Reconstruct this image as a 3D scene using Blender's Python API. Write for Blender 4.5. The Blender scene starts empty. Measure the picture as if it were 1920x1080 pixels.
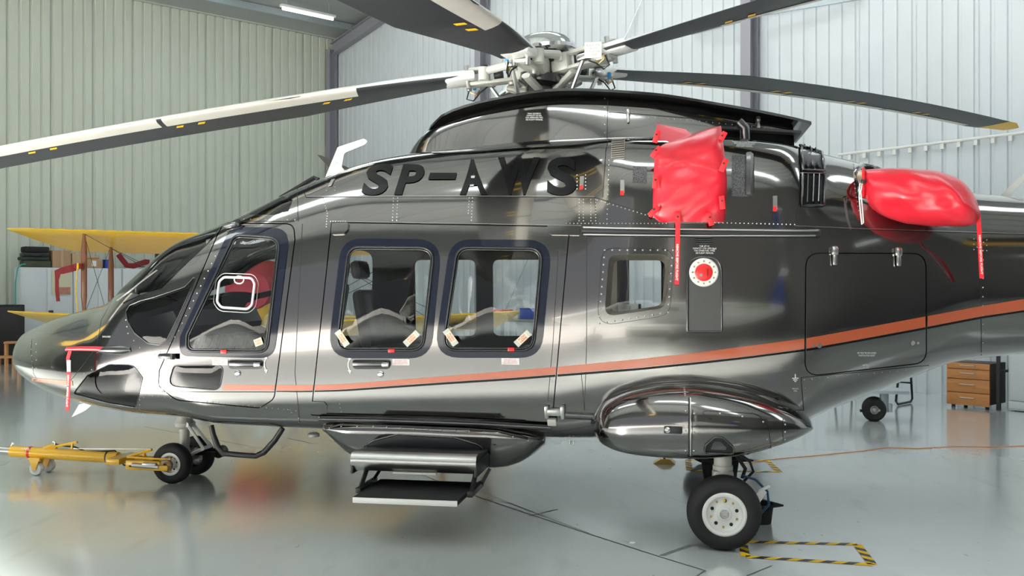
import bpy, bmesh, math, random
import numpy as np
from mathutils import Vector, Matrix
from mathutils.bvhtree import BVHTree
from mathutils.geometry import delaunay_2d_cdt
random.seed(7)
SC = bpy.context.scene
COL = SC.collection
# ------------------------------------------------------------------ camera
FPX, CAMH = 1808.0, 1.592
cam_d = bpy.data.cameras.new('camera'); cam = bpy.data.objects.new('camera', cam_d); COL.objects.link(cam)
cam.location = (0, 0, CAMH); cam.rotation_euler = (math.pi/2, 0, 0)
cam_d.sensor_width = 36.0; cam_d.lens = 36.0*FPX/1920.0; cam_d.clip_end = 300; cam_d.clip_start = 0.05
SC.camera = cam
SC.view_settings.view_transform = 'Standard'; SC.view_settings.look = 'None'
SC.view_settings.gamma = 1; SC.view_settings.use_curve_mapping = False
SC.view_settings.exposure = EXPOSURE = -0.02
# ------------------------------------------------------------------ room frame: corner C, D1 along the left wall, D2 along the gable wall
CX, CY = -4.97, 27.2
D1 = Vector((-0.747, -0.665, 0)).normalized(); D2 = Vector((0.665, -0.747, 0)).normalized()
def room(a, b, z=0.0):
    return Vector((CX, CY, 0)) + D1*a + D2*b + Vector((0, 0, z))
ROOM_A, ROOM_B, EAVE, PITCH = 28.0, 36.0, 8.35, 0.176
# ------------------------------------------------------------------ world, sun, daylight through the big door
wd = bpy.data.worlds.new('world'); SC.world = wd; wd.use_nodes = True
bg = wd.node_tree.nodes['Background']; bg.inputs[0].default_value = (0.90, 0.95, 1.0, 1); bg.inputs[1].default_value = 0.55
sd = bpy.data.lights.new('sun', 'SUN'); so = bpy.data.objects.new('sun', sd); COL.objects.link(so)
sd.energy = 70.0; sd.color = (1.0, 0.96, 0.88); sd.angle = math.radians(2.0)
sun_dir = (-D1*1.0 + D2*0.12 + Vector((0, 0, -0.445))).normalized()
so.rotation_euler = sun_dir.to_track_quat('-Z', 'Y').to_euler(); so.location = room(60, 10, 30)
pd = bpy.data.lights.new('door_daylight', 'AREA'); po = bpy.data.objects.new('door_daylight', pd); COL.objects.link(po)
pd.shape = 'RECTANGLE'; pd.size = 26; pd.size_y = 6.6; pd.energy = 0.001; pd.cycles.is_portal = True
po.location = room(ROOM_A+0.2, 20, 3.3); po.rotation_euler = (-D1).to_track_quat('-Z', 'Y').to_euler()

# ------------------------------------------------------------------ helpers
MATS = {}
def mat(name, col, rough=0.5, metal=0.0, coat=0.0, spec=0.5, noise=0.0, nscale=20, bump=0.0, emit=0.0, coat_rough=0.03, stretch=None):
    if name in MATS: return MATS[name]
    m = bpy.data.materials.new(name); m.use_nodes = True; nt = m.node_tree; b = nt.nodes['Principled BSDF']
    b.inputs['Base Color'].default_value = (*col, 1); b.inputs['Roughness'].default_value = rough
    b.inputs['Metallic'].default_value = metal; b.inputs['Coat Weight'].default_value = coat
    b.inputs['Coat Roughness'].default_value = coat_rough; b.inputs['Specular IOR Level'].default_value = spec
    if emit: b.inputs['Emission Color'].default_value = (*col, 1); b.inputs['Emission Strength'].default_value = emit
    tc = nt.nodes.new('ShaderNodeTexCoord'); n = nt.nodes.new('ShaderNodeTexNoise'); n.inputs['Scale'].default_value = nscale
    n.inputs['Detail'].default_value = 5
    if stretch:
        mp = nt.nodes.new('ShaderNodeMapping'); mp.inputs['Scale'].default_value = stretch
        nt.links.new(tc.outputs['Object'], mp.inputs[0]); nt.links.new(mp.outputs[0], n.inputs['Vector'])
    else: nt.links.new(tc.outputs['Object'], n.inputs['Vector'])
    mx = nt.nodes.new('ShaderNodeMix'); mx.data_type = 'RGBA'
    k = noise if noise else 0.03
    mx.inputs[6].default_value = (*[c*(1-k) for c in col], 1); mx.inputs[7].default_value = (*[min(1, c*(1+k)) for c in col], 1)
    nt.links.new(n.outputs['Fac'], mx.inputs[0]); nt.links.new(mx.outputs[2], b.inputs['Base Color'])
    if bump:
        bp = nt.nodes.new('ShaderNodeBump'); bp.inputs['Strength'].default_value = bump; bp.inputs['Distance'].default_value = 0.01
        nt.links.new(n.outputs['Fac'], bp.inputs['Height']); nt.links.new(bp.outputs[0], b.inputs['Normal'])
    MATS[name] = m; return m
def glass_mat(name, tint, refl=1.0, ior=1.5):
    m = bpy.data.materials.new(name); m.use_nodes = True; nt = m.node_tree; nt.nodes.clear()
    o = nt.nodes.new('ShaderNodeOutputMaterial'); mx = nt.nodes.new('ShaderNodeMixShader')
    t = nt.nodes.new('ShaderNodeBsdfTransparent'); t.inputs[0].default_value = (*tint, 1)
    g = nt.nodes.new('ShaderNodeBsdfGlossy'); g.inputs['Roughness'].default_value = 0.01; g.inputs[0].default_value = (refl, refl, refl, 1)
    f = nt.nodes.new('ShaderNodeFresnel'); f.inputs[0].default_value = ior
    mu = nt.nodes.new('ShaderNodeMath'); mu.operation = 'MULTIPLY'; mu.inputs[1].default_value = 1.0; mu.use_clamp = True
    nt.links.new(f.outputs[0], mu.inputs[0]); nt.links.new(mu.outputs[0], mx.inputs[0])
    nt.links.new(t.outputs[0], mx.inputs[1]); nt.links.new(g.outputs[0], mx.inputs[2]); nt.links.new(mx.outputs[0], o.inputs[0])
    MATS[name] = m; return m
def tag(o, label=None, cat=None, group=None, kind=None):
    if label: o['label'] = label
    if cat: o['category'] = cat
    if group: o['group'] = group
    if kind: o['kind'] = kind
    return o
def empty(name, loc, rz=0, label=None, cat=None, group=None):
    o = bpy.data.objects.new(name, None); COL.objects.link(o); o.location = loc; o.rotation_euler = (0, 0, rz)
    o.empty_display_size = 0.1
    return tag(o, label, cat, group)
def link_mesh(name, me, material, parent=None):
    o = bpy.data.objects.new(name, me); COL.objects.link(o)
    if material is not None and not me.materials: me.materials.append(material)
    if parent is not None: o.parent = parent
    return o
def frame_from(n, up=Vector((0, 0, 1))):
    n = n.normalized(); x = up.cross(n)
    if x.length < 1e-4: x = Vector((1, 0, 0))
    x.normalize(); y = n.cross(x)
    return Matrix((x, y, n)).transposed()       # columns x,y,n
class MB:
    def __init__(s): s.v = []; s.f = []; s.m = []
    def add(s, vs, fs, mi=0):
        k = len(s.v); s.v += [tuple(p) for p in vs]; s.f += [tuple(i+k for i in f) for f in fs]; s.m += [mi]*len(fs); return s
    def box(s, c, size, R=None, bev=0.0, mi=0):
        c = Vector(c); hx, hy, hz = [q/2 for q in size]; R = R or Matrix.Identity(3)
        if bev <= 0:
            vs = [c+R@Vector((x*hx, y*hy, z*hz)) for x in (-1, 1) for y in (-1, 1) for z in (-1, 1)]
            return s.add(vs, [(0,1,3,2),(4,6,7,5),(0,4,5,1),(2,3,7,6),(0,2,6,4),(1,5,7,3)], mi)
        b = min(bev, hx*.9, hy*.9, hz*.9); bm = bmesh.new(); bmesh.ops.create_cube(bm, size=1)
        for v in bm.verts: v.co = Vector((v.co.x*2*hx, v.co.y*2*hy, v.co.z*2*hz))
        bmesh.ops.bevel(bm, geom=bm.edges[:], offset=b, segments=2, profile=0.5, affect='EDGES')
        bm.verts.index_update()
        s.add([c+R@v.co for v in bm.verts], [[v.index for v in f.verts] for f in bm.faces], mi); bm.free(); return s
    def cyl(s, p0, p1, r0, r1=None, n=16, cap=True, mi=0):
        r1 = r0 if r1 is None else r1; p0 = Vector(p0); p1 = Vector(p1); R = frame_from(p1-p0)
        vs = []
        for p, r in ((p0, r0), (p1, r1)):
            for i in range(n):
                a = 2*math.pi*i/n; vs.append(p+R@Vector((r*math.cos(a), r*math.sin(a), 0)))
        fs = [(i, (i+1) % n, n+(i+1) % n, n+i) for i in range(n)]
        if cap: fs += [tuple(range(n-1, -1, -1)), tuple(range(n, 2*n))]
        return s.add(vs, fs, mi)
    def tube(s, path, r, n=8, mi=0, closed=False, flat=1.0):
        P = [Vector(p) for p in path]; N = len(P); rr = r if isinstance(r, (list, tuple)) else [r]*N
        up = None; vs = []
        for i, p in enumerate(P):
            if closed: t = (P[(i+1) % N]-P[i-1])
            else: t = P[min(i+1, N-1)]-P[max(i-1, 0)]
            if t.length < 1e-9: t = Vector((0, 0, 1))
            t.normalize()
            if up is None:
                up = Vector((0, 0, 1)) if abs(t.z) < .9 else Vector((0, 1, 0))
            x = up.cross(t)
            if x.length < 1e-6: x = Vector((1, 0, 0)).cross(t)
            x.normalize(); y = t.cross(x); up = y
            for k in range(n):
                a = 2*math.pi*k/n; vs.append(p+x*rr[i]*math.cos(a)+y*rr[i]*flat*math.sin(a))
        fs = []
        for i in range(N if closed else N-1):
            j = (i+1) % N
            for k in range(n): fs.append((i*n+k, i*n+(k+1) % n, j*n+(k+1) % n, j*n+k))
        if not closed: fs += [tuple(range(n-1, -1, -1)), tuple((N-1)*n+k for k in range(n))]
        return s.add(vs, fs, mi)
    def lathe(s, prof, o, axis, n=32, mi=0, caps=True):      # prof: (radius, height along the axis)
        R = frame_from(Vector(axis)); o = Vector(o); vs = []
        for r, h in prof:
            for i in range(n):
                a = 2*math.pi*i/n; vs.append(o+R@Vector((r*math.cos(a), r*math.sin(a), h)))
        fs = []
        for j in range(len(prof)-1):
            for i in range(n): fs.append((j*n+i, j*n+(i+1) % n, (j+1)*n+(i+1) % n, (j+1)*n+i))
        if caps and prof[0][0] > 1e-6: fs.append(tuple(range(n-1, -1, -1)))
        if caps and prof[-1][0] > 1e-6: fs.append(tuple((len(prof)-1)*n+i for i in range(n)))
        return s.add(vs, fs, mi)
    def prism(s, poly, depth, M, mi=0):           # poly in the xy plane of 4x4 matrix M, extruded along its z from -d/2 to d/2
        n = len(poly); vs = [M@Vector((x, y, -depth/2)) for x, y in poly]+[M@Vector((x, y, depth/2)) for x, y in poly]
        fs = [tuple(range(n-1, -1, -1)), tuple(range(n, 2*n))]+[(i, (i+1) % n, n+(i+1) % n, n+i) for i in range(n)]
        return s.add(vs, fs, mi)
    def quad(s, a, b, c, d, mi=0): return s.add([a, b, c, d], [(0, 1, 2, 3)], mi)
    def build(s, name, m, parent=None, smooth=True, ang=35):
        me = bpy.data.meshes.new(name); me.from_pydata(s.v, [], s.f)
        ms = m if isinstance(m, (list, tuple)) else [m]
        for q in ms: me.materials.append(q)
        if len(ms) > 1:
            for p, i in zip(me.polygons, s.m): p.material_index = i
        bm = bmesh.new(); bm.from_mesh(me); bmesh.ops.remove_doubles(bm, verts=bm.verts[:], dist=1e-6)
        bmesh.ops.recalc_face_normals(bm, faces=bm.faces[:]); bm.to_mesh(me); bm.free()
        if smooth:
            me.shade_smooth(); me.set_sharp_from_angle(angle=math.radians(ang))
        me.update()
        return link_mesh(name, me, None, parent)
def rounded(pts, n=6):      # points (x, y[, r]) -> polygon with rounded corners
    out = []; N = len(pts)
    for i, p in enumerate(pts):
        r = p[2] if len(p) > 2 else 0
        P = Vector(p[:2]); A = Vector(pts[i-1][:2]); B = Vector(pts[(i+1) % N][:2])
        if r <= 0: out.append(tuple(P)); continue
        a = (A-P); b = (B-P); la, lb = a.length, b.length; a /= la; b /= lb
        half = math.acos(max(-1, min(1, a.dot(b))))/2
        d = min(r/math.tan(half), la*.49, lb*.49); p0 = P+a*d; p1 = P+b*d
        for k in range(n+1):
            t = k/n; out.append(tuple(p0*(1-t)**2+P*2*t*(1-t)+p1*t*t))
    return out
def offset_poly(poly, d):   # grow (d>0) a polygon, in its own units
    N = len(poly); A = sum(poly[i][0]*poly[(i+1) % N][1]-poly[(i+1) % N][0]*poly[i][1] for i in range(N))
    sg = 1 if A > 0 else -1; out = []
    for i in range(N):
        p0 = Vector(poly[i-1]); p1 = Vector(poly[i]); p2 = Vector(poly[(i+1) % N])
        e0 = (p1-p0); e1 = (p2-p1)
        if e0.length < 1e-6 or e1.length < 1e-6: out.append(tuple(p1)); continue
        e0.normalize(); e1.normalize(); n0 = Vector((e0.y, -e0.x))*sg; n1 = Vector((e1.y, -e1.x))*sg
        n = n0+n1
        if n.length < 1e-6: n = n0
        n.normalize(); out.append(tuple(p1+n*d/max(.5, n.dot(n0))))
    return out
def resample(poly, step, closed=True):
    out = []; N = len(poly)
    for i in range(N if closed else N-1):
        a = Vector(poly[i]); b = Vector(poly[(i+1) % N]); L = (b-a).length; k = max(1, int(round(L/step)))
        for j in range(k): out.append(tuple(a.lerp(b, j/k)))
    if not closed: out.append(tuple(poly[-1]))
    return out
def inside(poly, x, y):
    c = False; n = len(poly); j = n-1
    for i in range(n):
        xi, yi = poly[i]; xj, yj = poly[j]
        if (yi > y) != (yj > y) and x < (xj-xi)*(y-yi)/(yj-yi)+xi: c = not c
        j = i
    return c
def pchip(xs, ys, x):
    xs = np.asarray(xs, float); ys = np.asarray(ys, float); h = np.diff(xs); d = np.diff(ys)/h; m = np.zeros_like(ys)
    for i in range(1, len(xs)-1):
        if d[i-1]*d[i] > 0:
            w1 = 2*h[i]+h[i-1]; w2 = h[i]+2*h[i-1]; m[i] = (w1+w2)/(w1/d[i-1]+w2/d[i])
    m[0] = d[0]; m[-1] = d[-1]
    i = np.clip(np.searchsorted(xs, x)-1, 0, len(xs)-2); t = (x-xs[i])/h[i]
    return ((1+2*t)*(1-t)**2*ys[i]+t*(1-t)**2*h[i]*m[i]+t*t*(3-2*t)*ys[i+1]+t*t*(t-1)*h[i]*m[i+1])
_text = {}
def text_geo(s, align='CENTER', bold=0.0, space=1.0, line=1.0):
    key = (s, align, bold, space, line)
    if key in _text: return _text[key]
    cu = bpy.data.curves.new('t', 'FONT'); cu.body = s; cu.align_x = align; cu.offset = bold; cu.space_character = space; cu.space_line = line
    cu.resolution_u = 4
    ob = bpy.data.objects.new('t', cu); COL.objects.link(ob); dg = bpy.context.evaluated_depsgraph_get()
    me = ob.evaluated_get(dg).to_mesh(); vs = [(v.co.x, v.co.y) for v in me.vertices]; fs = [tuple(p.vertices) for p in me.polygons]
    ob.evaluated_get(dg).to_mesh_clear(); bpy.data.objects.remove(ob); bpy.data.curves.remove(cu)
    x0 = min(v[0] for v in vs); x1 = max(v[0] for v in vs); y0 = min(v[1] for v in vs); y1 = max(v[1] for v in vs)
    vs = [((x-x0)/(x1-x0), (y-y0)/(y1-y0)) for x, y in vs]
    _text[key] = (vs, fs); return vs, fs
def flat_text(name, s, M, w, h, m, parent=None, **k):    # text on the xy plane of M (4x4), w x h metres, centred
    vs, fs = text_geo(s, **k); b = MB(); b.add([M@Vector(((x-.5)*w, (y-.5)*h, 0)) for x, y in vs], fs)
    return b.build(name, m, parent, smooth=False)

# ------------------------------------------------------------------ materials
paint = mat('graphite_metallic_paint', (0.205, 0.197, 0.193), 0.10, 1.0, .8, noise=0.04, nscale=900, coat_rough=0.015)
dark_paint = mat('black_gloss_paint', (0.008, 0.011, 0.022), 0.06, 0.0, 0.0)
letter_black = mat('letter_black', (0.004, 0.004, 0.005), 0.3, 0, 0, spec=.25)
orange = mat('orange_stripe', (0.42, 0.085, 0.03), 0.3, 0.1, 1.0)
seam_m = mat('seam_black', (0.01, 0.01, 0.01), 0.7)
rubber = mat('tyre_rubber', (0.012, 0.012, 0.014), 0.75, noise=.3, nscale=40, bump=.15)
seal = mat('window_seal', (0.02, 0.022, 0.025), 0.35)
chrome = mat('polished_steel', (0.75, 0.75, 0.76), 0.08, 1.0)
steel = mat('brushed_steel', (0.55, 0.54, 0.53), 0.28, 1.0)
gunmetal = mat('gunmetal', (0.10, 0.10, 0.105), 0.22, 0.9, 0.6)
black_m = mat('satin_black', (0.015, 0.015, 0.017), 0.4)
mattblack = mat('matt_black', (0.012, 0.012, 0.013), 0.8)
white_m = mat('white_enamel', (0.80, 0.80, 0.78), 0.3, 0, .4)
offwhite = mat('offwhite_alloy', (0.47, 0.47, 0.43), 0.4, 0, .2, noise=.06, nscale=30)
white_print = mat('white_print', (0.8, 0.8, 0.8), 0.5)
red_vinyl = mat('red_vinyl', (0.66, 0.012, 0.03), 0.32, 0, .35, noise=.05, nscale=6, bump=.2, coat_rough=.25)
red_web = mat('red_webbing', (0.75, 0.01, 0.02), 0.6)
red_m = mat('red_plastic', (0.7, 0.015, 0.015), 0.35)
darkred = mat('dark_red_cloth', (0.22, 0.015, 0.02), 0.8, noise=.2)
yellow = mat('yellow_paint', (0.85, 0.48, 0.02), 0.35, 0, .5, noise=.08, nscale=12)
ywing = mat('yellow_doped_fabric', (0.80, 0.50, 0.03), 0.4, 0, .3, noise=.10, nscale=5)
amber = mat('yellow_marking', (0.9, 0.55, 0.01), 0.5)
interior = mat('dark_cabin_trim', (0.035, 0.033, 0.032), 0.8)
beige = mat('beige_cabin_trim', (0.42, 0.38, 0.30), 0.7)
leather = mat('seat_leather', (0.05, 0.045, 0.042), 0.45)
wood = mat('varnished_wood', (0.20, 0.065, 0.02), 0.4, 0, .4, noise=.35, nscale=6, stretch=(6, 6, .6))
oak = mat('orange_wood_laminate', (0.52, 0.22, 0.07), 0.45, noise=.25, nscale=5, stretch=(1, 1, 8))
pine = mat('pine_wood', (0.50, 0.24, 0.09), 0.5, noise=.2, nscale=8)
cardboard = mat('cardboard', (0.42, 0.27, 0.16), 0.9, noise=.1, nscale=10)
cab_m = mat('cabinet_grey', (0.62, 0.66, 0.68), 0.45)
blue_m = mat('blue_plastic', (0.02, 0.08, 0.45), 0.4)
teal = mat('teal_hose_rubber', (0.03, 0.38, 0.36), 0.5)
galv = mat('galvanised_steel', (0.50, 0.56, 0.60), 0.4, .7, noise=.1)
col_m = mat('column_paint', (0.27, 0.27, 0.31), 0.5)
nozzle_m = mat('heat_stained_nozzle', (0.62, 0.47, 0.33), 0.35, .8)
glass = glass_mat('clear_acrylic', (0.90, 0.92, 0.92))
smoke = glass_mat('smoked_acrylic', (0.40, 0.41, 0.42))
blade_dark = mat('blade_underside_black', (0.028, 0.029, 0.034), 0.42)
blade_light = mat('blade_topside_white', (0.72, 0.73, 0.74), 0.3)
strip_m = mat('erosion_strip_metal', (0.72, 0.68, 0.62), 0.42, .35, noise=.1, nscale=8)
# ------------------------------------------------------------------ the hangar
def wallmat(name, col):
    m = mat(name, col, 0.42, 0, .15, noise=.05, nscale=1.3); return m
wl = wallmat('cladding_sage', (0.58, 0.62, 0.54)); wr = wallmat('cladding_white', (0.60, 0.65, 0.69))
roofm = mat('roof_sheet', (0.33, 0.35, 0.35), .6)
def floor_material():
    m = bpy.data.materials.new('epoxy_floor'); m.use_nodes = True; nt = m.node_tree; b = nt.nodes['Principled BSDF']; L = nt.links
    tc = nt.nodes.new('ShaderNodeTexCoord')
    def noise(sc, det=4, mp=None):
        n = nt.nodes.new('ShaderNodeTexNoise'); n.inputs['Scale'].default_value = sc; n.inputs['Detail'].default_value = det
        if mp:
            q = nt.nodes.new('ShaderNodeMapping'); q.inputs['Scale'].default_value = mp[0]; q.inputs['Rotation'].default_value = (0, 0, mp[1])
            L.new(tc.outputs['Object'], q.inputs[0]); L.new(q.outputs[0], n.inputs['Vector'])
        else: L.new(tc.outputs['Object'], n.inputs['Vector'])
        return n
    n1 = noise(.5, 3); n2 = noise(6, 8, ((1, .25, 1), .5)); n3 = noise(22, 2, ((1, .3, 1), -.4))
    r1 = nt.nodes.new('ShaderNodeValToRGB'); r1.color_ramp.elements[0].color = (.54, .58, .57, 1); r1.color_ramp.elements[1].color = (.63, .67, .66, 1)
    r1.color_ramp.elements[0].position = .3; r1.color_ramp.elements[1].position = .7; L.new(n1.outputs['Fac'], r1.inputs[0])
    r2 = nt.nodes.new('ShaderNodeValToRGB'); r2.color_ramp.elements[0].color = (.55, .55, .53, 1); r2.color_ramp.elements[0].position = .28
    r2.color_ramp.elements[1].color = (1, 1, 1, 1); r2.color_ramp.elements[1].position = .42; L.new(n2.outputs['Fac'], r2.inputs[0])
    r3 = nt.nodes.new('ShaderNodeValToRGB'); r3.color_ramp.elements[0].color = (.35, .34, .33, 1); r3.color_ramp.elements[0].position = .23
    r3.color_ramp.elements[1].color = (1, 1, 1, 1); r3.color_ramp.elements[1].position = .27; L.new(n3.outputs['Fac'], r3.inputs[0])
    a = nt.nodes.new('ShaderNodeMix'); a.data_type = 'RGBA'; a.blend_type = 'MULTIPLY'; a.inputs[0].default_value = .16
    L.new(r1.outputs[0], a.inputs[6]); L.new(r2.outputs[0], a.inputs[7])
    c = nt.nodes.new('ShaderNodeMix'); c.data_type = 'RGBA'; c.blend_type = 'MULTIPLY'; c.inputs[0].default_value = .5
    L.new(a.outputs[2], c.inputs[6]); L.new(r3.outputs[0], c.inputs[7]); L.new(c.outputs[2], b.inputs['Base Color'])
    rr = nt.nodes.new('ShaderNodeMapRange'); rr.inputs['To Min'].default_value = .14; rr.inputs['To Max'].default_value = .22
    L.new(n2.outputs['Fac'], rr.inputs[0]); L.new(rr.outputs[0], b.inputs['Roughness'])
    b.inputs['Coat Weight'].default_value = 1.0; b.inputs['Coat Roughness'].default_value = .11
    bp = nt.nodes.new('ShaderNodeBump'); bp.inputs['Strength'].default_value = .05; bp.inputs['Distance'].default_value = .02
    L.new(n1.outputs['Fac'], bp.inputs['Height']); L.new(bp.outputs[0], b.inputs['Normal'])
    return m
fb = MB(); c4 = [room(-.3, -.3), room(ROOM_A+.3, -.3), room(ROOM_A+.3, ROOM_B+.3), room(-.3, ROOM_B+.3)]
low = Vector((0, 0, -.2)); fb.add(c4+[p+low for p in c4], [(0,1,2,3),(4,7,6,5),(0,4,5,1),(1,5,6,2),(2,6,7,3),(3,7,4,0)])
fl = tag(fb.build('floor', floor_material(), smooth=False), kind='structure')
ab = MB(); ab.add([room(ROOM_A+.3, -30, -.02), room(ROOM_A+90, -30, -.02), room(ROOM_A+90, 70, -.02), room(ROOM_A+.3, 70, -.02)], [(0,1,2,3)])
tag(ab.build('ground', mat('apron_concrete', (.42, .41, .39), .8, noise=.1, nscale=2), smooth=False), kind='structure')
# floor cracks and joints (thin dark strips let into the floor)
def fpt(px, py, z=0.0):
    d = FPX*(CAMH-z)/(py-540.0); return Vector(((px-960)/FPX*d, d, z))
def strip_on_floor(b, p, q, w, z=.0012, mi=0):
    d = (q-p).normalized(); n = Vector((-d.y, d.x, 0))*w/2; o = Vector((0, 0, z)); b.quad(p-n+o, q-n+o, q+n+o, p+n+o, mi)
joint_m = mat('floor_joint_dark', (.10, .09, .10), .6)
for pts, w in (([(540, 822), (700, 855), (905, 935), (1100, 1000), (1240, 1045), (1322, 1070), (1300, 1085)], .012), ([(905, 935), (950, 942), (1105, 1000)], .006),
               ([(990, 968), (1046, 955)], .012), ([(380, 862), (290, 900)], .006), ([(1180, 905), (1330, 960)], .004),
               ([(860, 905), (1000, 960)], .004), ([(1445, 870), (1920, 905)], .004), ([(540, 880), (420, 915), (250, 925)], .004),
               ([(270, 800), (520, 846), (700, 868)], .005), ([(1400, 1080), (1447, 1061)], .010)):
    b = MB(); P = [fpt(*p) for p in pts]
    for i in range(len(P)-1): strip_on_floor(b, P[i], P[i+1], w)
    tag(b.build('floor_joint', joint_m, fl, smooth=False))
b = MB(); strip_on_floor(b, fpt(1240, 1042), fpt(1296, 1022), .035, .0014); b.build('grey_tape_piece', mat('grey_tape', (.22, .23, .24), .6), fl, smooth=False)
# cladding sheets
def sheet(base, along, normal, n_ribs, pitch, hfun, t0, bottom=0.0):
    b = MB(); prof = [(0, 0)]
    for i in range(n_ribs):
        x = i*pitch; prof += [(x+pitch*.66, 0), (x+pitch*.72, -.028), (x+pitch*.90, -.028), (x+pitch*.96, 0)]
    prof += [(n_ribs*pitch+.01, 0), (n_ribs*pitch+.01, -.004)]
    vs = []
    for x, y in prof:
        p = base+along*x+normal*y; vs += [p+Vector((0, 0, bottom)), p+Vector((0, 0, hfun(t0+x)))]
    return b.add(vs, [(2*i, 2*i+2, 2*i+3, 2*i+1) for i in range(len(prof)-1)])
PI_ = .2325; NR = 4; SW = PI_*NR
NA = -D2*1.0  # outward normal of the left wall is -D2
wall_left = tag(MB().box((0, 0, 4.4), (ROOM_A, .1, 8.8), bev=0).build('wall_left', wl, smooth=False), kind='structure')
wall_left.location = room(ROOM_A/2, -.14); wall_left.rotation_euler = (0, 0, math.atan2(D1.y, D1.x))
me0 = None
for i in range(int(ROOM_A/SW)):
    if me0 is None:
        o = sheet(Vector((0, 0, 0)), Vector((1, 0, 0)), Vector((0, -1, 0)), NR, PI_, lambda t: 8.75, 0).build('cladding_sheet', wl, wall_left, smooth=False); me0 = o.data
        for p in me0.polygons: pass
    else: o = link_mesh('cladding_sheet', me0, None, wall_left)
    o.location = (ROOM_A/2-(i+1)*SW, .1, 0) ; o.scale = (1, -1, 1)
gh = lambda t: EAVE+PITCH*min(t, ROOM_B-t)+.02
def gable(name, a, outward, m, sheets=True, opening=None):
    b = MB(); pr = [(0, 0), (ROOM_B, 0), (ROOM_B, gh(0)+.32), (ROOM_B/2, gh(ROOM_B/2)+.32), (0, gh(0)+.32)]
    if opening:
        o0, o1, oh = opening
        for poly in ([(0, 0), (o0, 0), (o0, gh(o0)+.32), (0, gh(0)+.32)], [(o0, oh), (o1, oh), (o1, gh(o1)+.32), (ROOM_B/2, gh(ROOM_B/2)+.32), (o0, gh(o0)+.32)],
                     [(o1, 0), (ROOM_B, 0), (ROOM_B, gh(0)+.32), (o1, gh(o1)+.32)]):
            p1 = [room(a, t, z)+outward*.08 for t, z in poly]; n = len(p1)
            b.add(p1+[q+outward*.1 for q in p1], [tuple(range(n)), tuple(range(2*n-1, n-1, -1))]+[(i, (i+1) % n, n+(i+1) % n, n+i) for i in range(n)])
    else:
        p1 = [room(a, t, z)+outward*.08 for t, z in pr]; n = len(p1)
        b.add(p1+[q+outward*.1 for q in p1], [tuple(range(n)), tuple(range(2*n-1, n-1, -1))]+[(i, (i+1) % n, n+(i+1) % n, n+i) for i in range(n)])
    w = tag(b.build(name, m, smooth=False), kind='structure')
    if sheets:
        for i in range(int(ROOM_B/SW)):
            sheet(room(a, i*SW), D2, -outward, NR, PI_, gh, i*SW).build('cladding_sheet', m, w, smooth=False)
    return w
wall_right = gable('wall_right', 0, -D1, wr)
wall_door = gable('wall_front', ROOM_A, D1, mat('door_wall_cladding', (.16,.17,.17), .6), sheets=False, opening=(7, 33, 6.6))
wb = MB(); p = [room(-.2, ROOM_B+.1), room(ROOM_A+.2, ROOM_B+.1), room(ROOM_A+.2, ROOM_B+.1, 8.7), room(-.2, ROOM_B+.1, 8.7)]
wb.add(p+[q+D2*.1 for q in p], [(0,1,2,3),(7,6,5,4),(0,4,5,1),(1,5,6,2),(2,6,7,3),(3,7,4,0)])
wall_back = tag(wb.build('wall_back', mat('back_cladding', (.10, .10, .10), .7), smooth=False), kind='structure')
# ceiling with skylight strips
sky_bays = [(a0, a0+1.3) for a0 in (3.4, 15.2)]; SB = [(2.5, 8.0), (10.5, 16.5), (19.5, 25.5), (28, 33.5)]
rb = MB()
def rz(t): return EAVE+.25+PITCH*min(t, ROOM_B-t)
def roofquad(a0, a1, t0, t1):
    rb.quad(room(a0, t0, rz(t0)), room(a1, t0, rz(t0)), room(a1, t1, rz(t1)), room(a0, t1, rz(t1)))
aedges = sorted({-.2, ROOM_A+.2, *[x for s in sky_bays for x in s]}); bedges = sorted({-.2, ROOM_B/2, ROOM_B+.2, *[x for s in SB for x in s]})
skies = []
for i in range(len(aedges)-1):
    for j in range(len(bedges)-1):
        a0, a1, t0, t1 = aedges[i], aedges[i+1], bedges[j], bedges[j+1]
        hole = any(abs(a0-s[0]) < 1e-6 for s in sky_bays) and any(t0 >= s[0]-1e-6 and t1 <= s[1]+1e-6 for s in SB)
        if hole: skies.append((a0, a1, t0, t1))
        else: roofquad(a0, a1, t0, t1)
ceil = tag(rb.build('ceiling', roofm, smooth=False), kind='structure')
skym = mat('skylight_sheet', (.90, .96, 1.0), .5, emit=6.5)
for a0, a1, t0, t1 in skies:
    b = MB(); b.quad(room(a0, t0, rz(t0)), room(a1, t0, rz(t0)), room(a1, t1, rz(t1)), room(a0, t1, rz(t1))); b.build('skylight_pane', skym, ceil, smooth=False)
for k in range(0, 22):   # purlins run along D1
    t = 1.1+k*1.6
    b = MB(); A = room(0, t, rz(t)-.10); B = room(ROOM_A, t, rz(t)-.10); R = Matrix((D1, D2, Vector((0, 0, 1)))).transposed()
    b.box((A+B)/2, (ROOM_A, .06, .16), R); b.build('purlin', galv, ceil, smooth=False)
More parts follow.
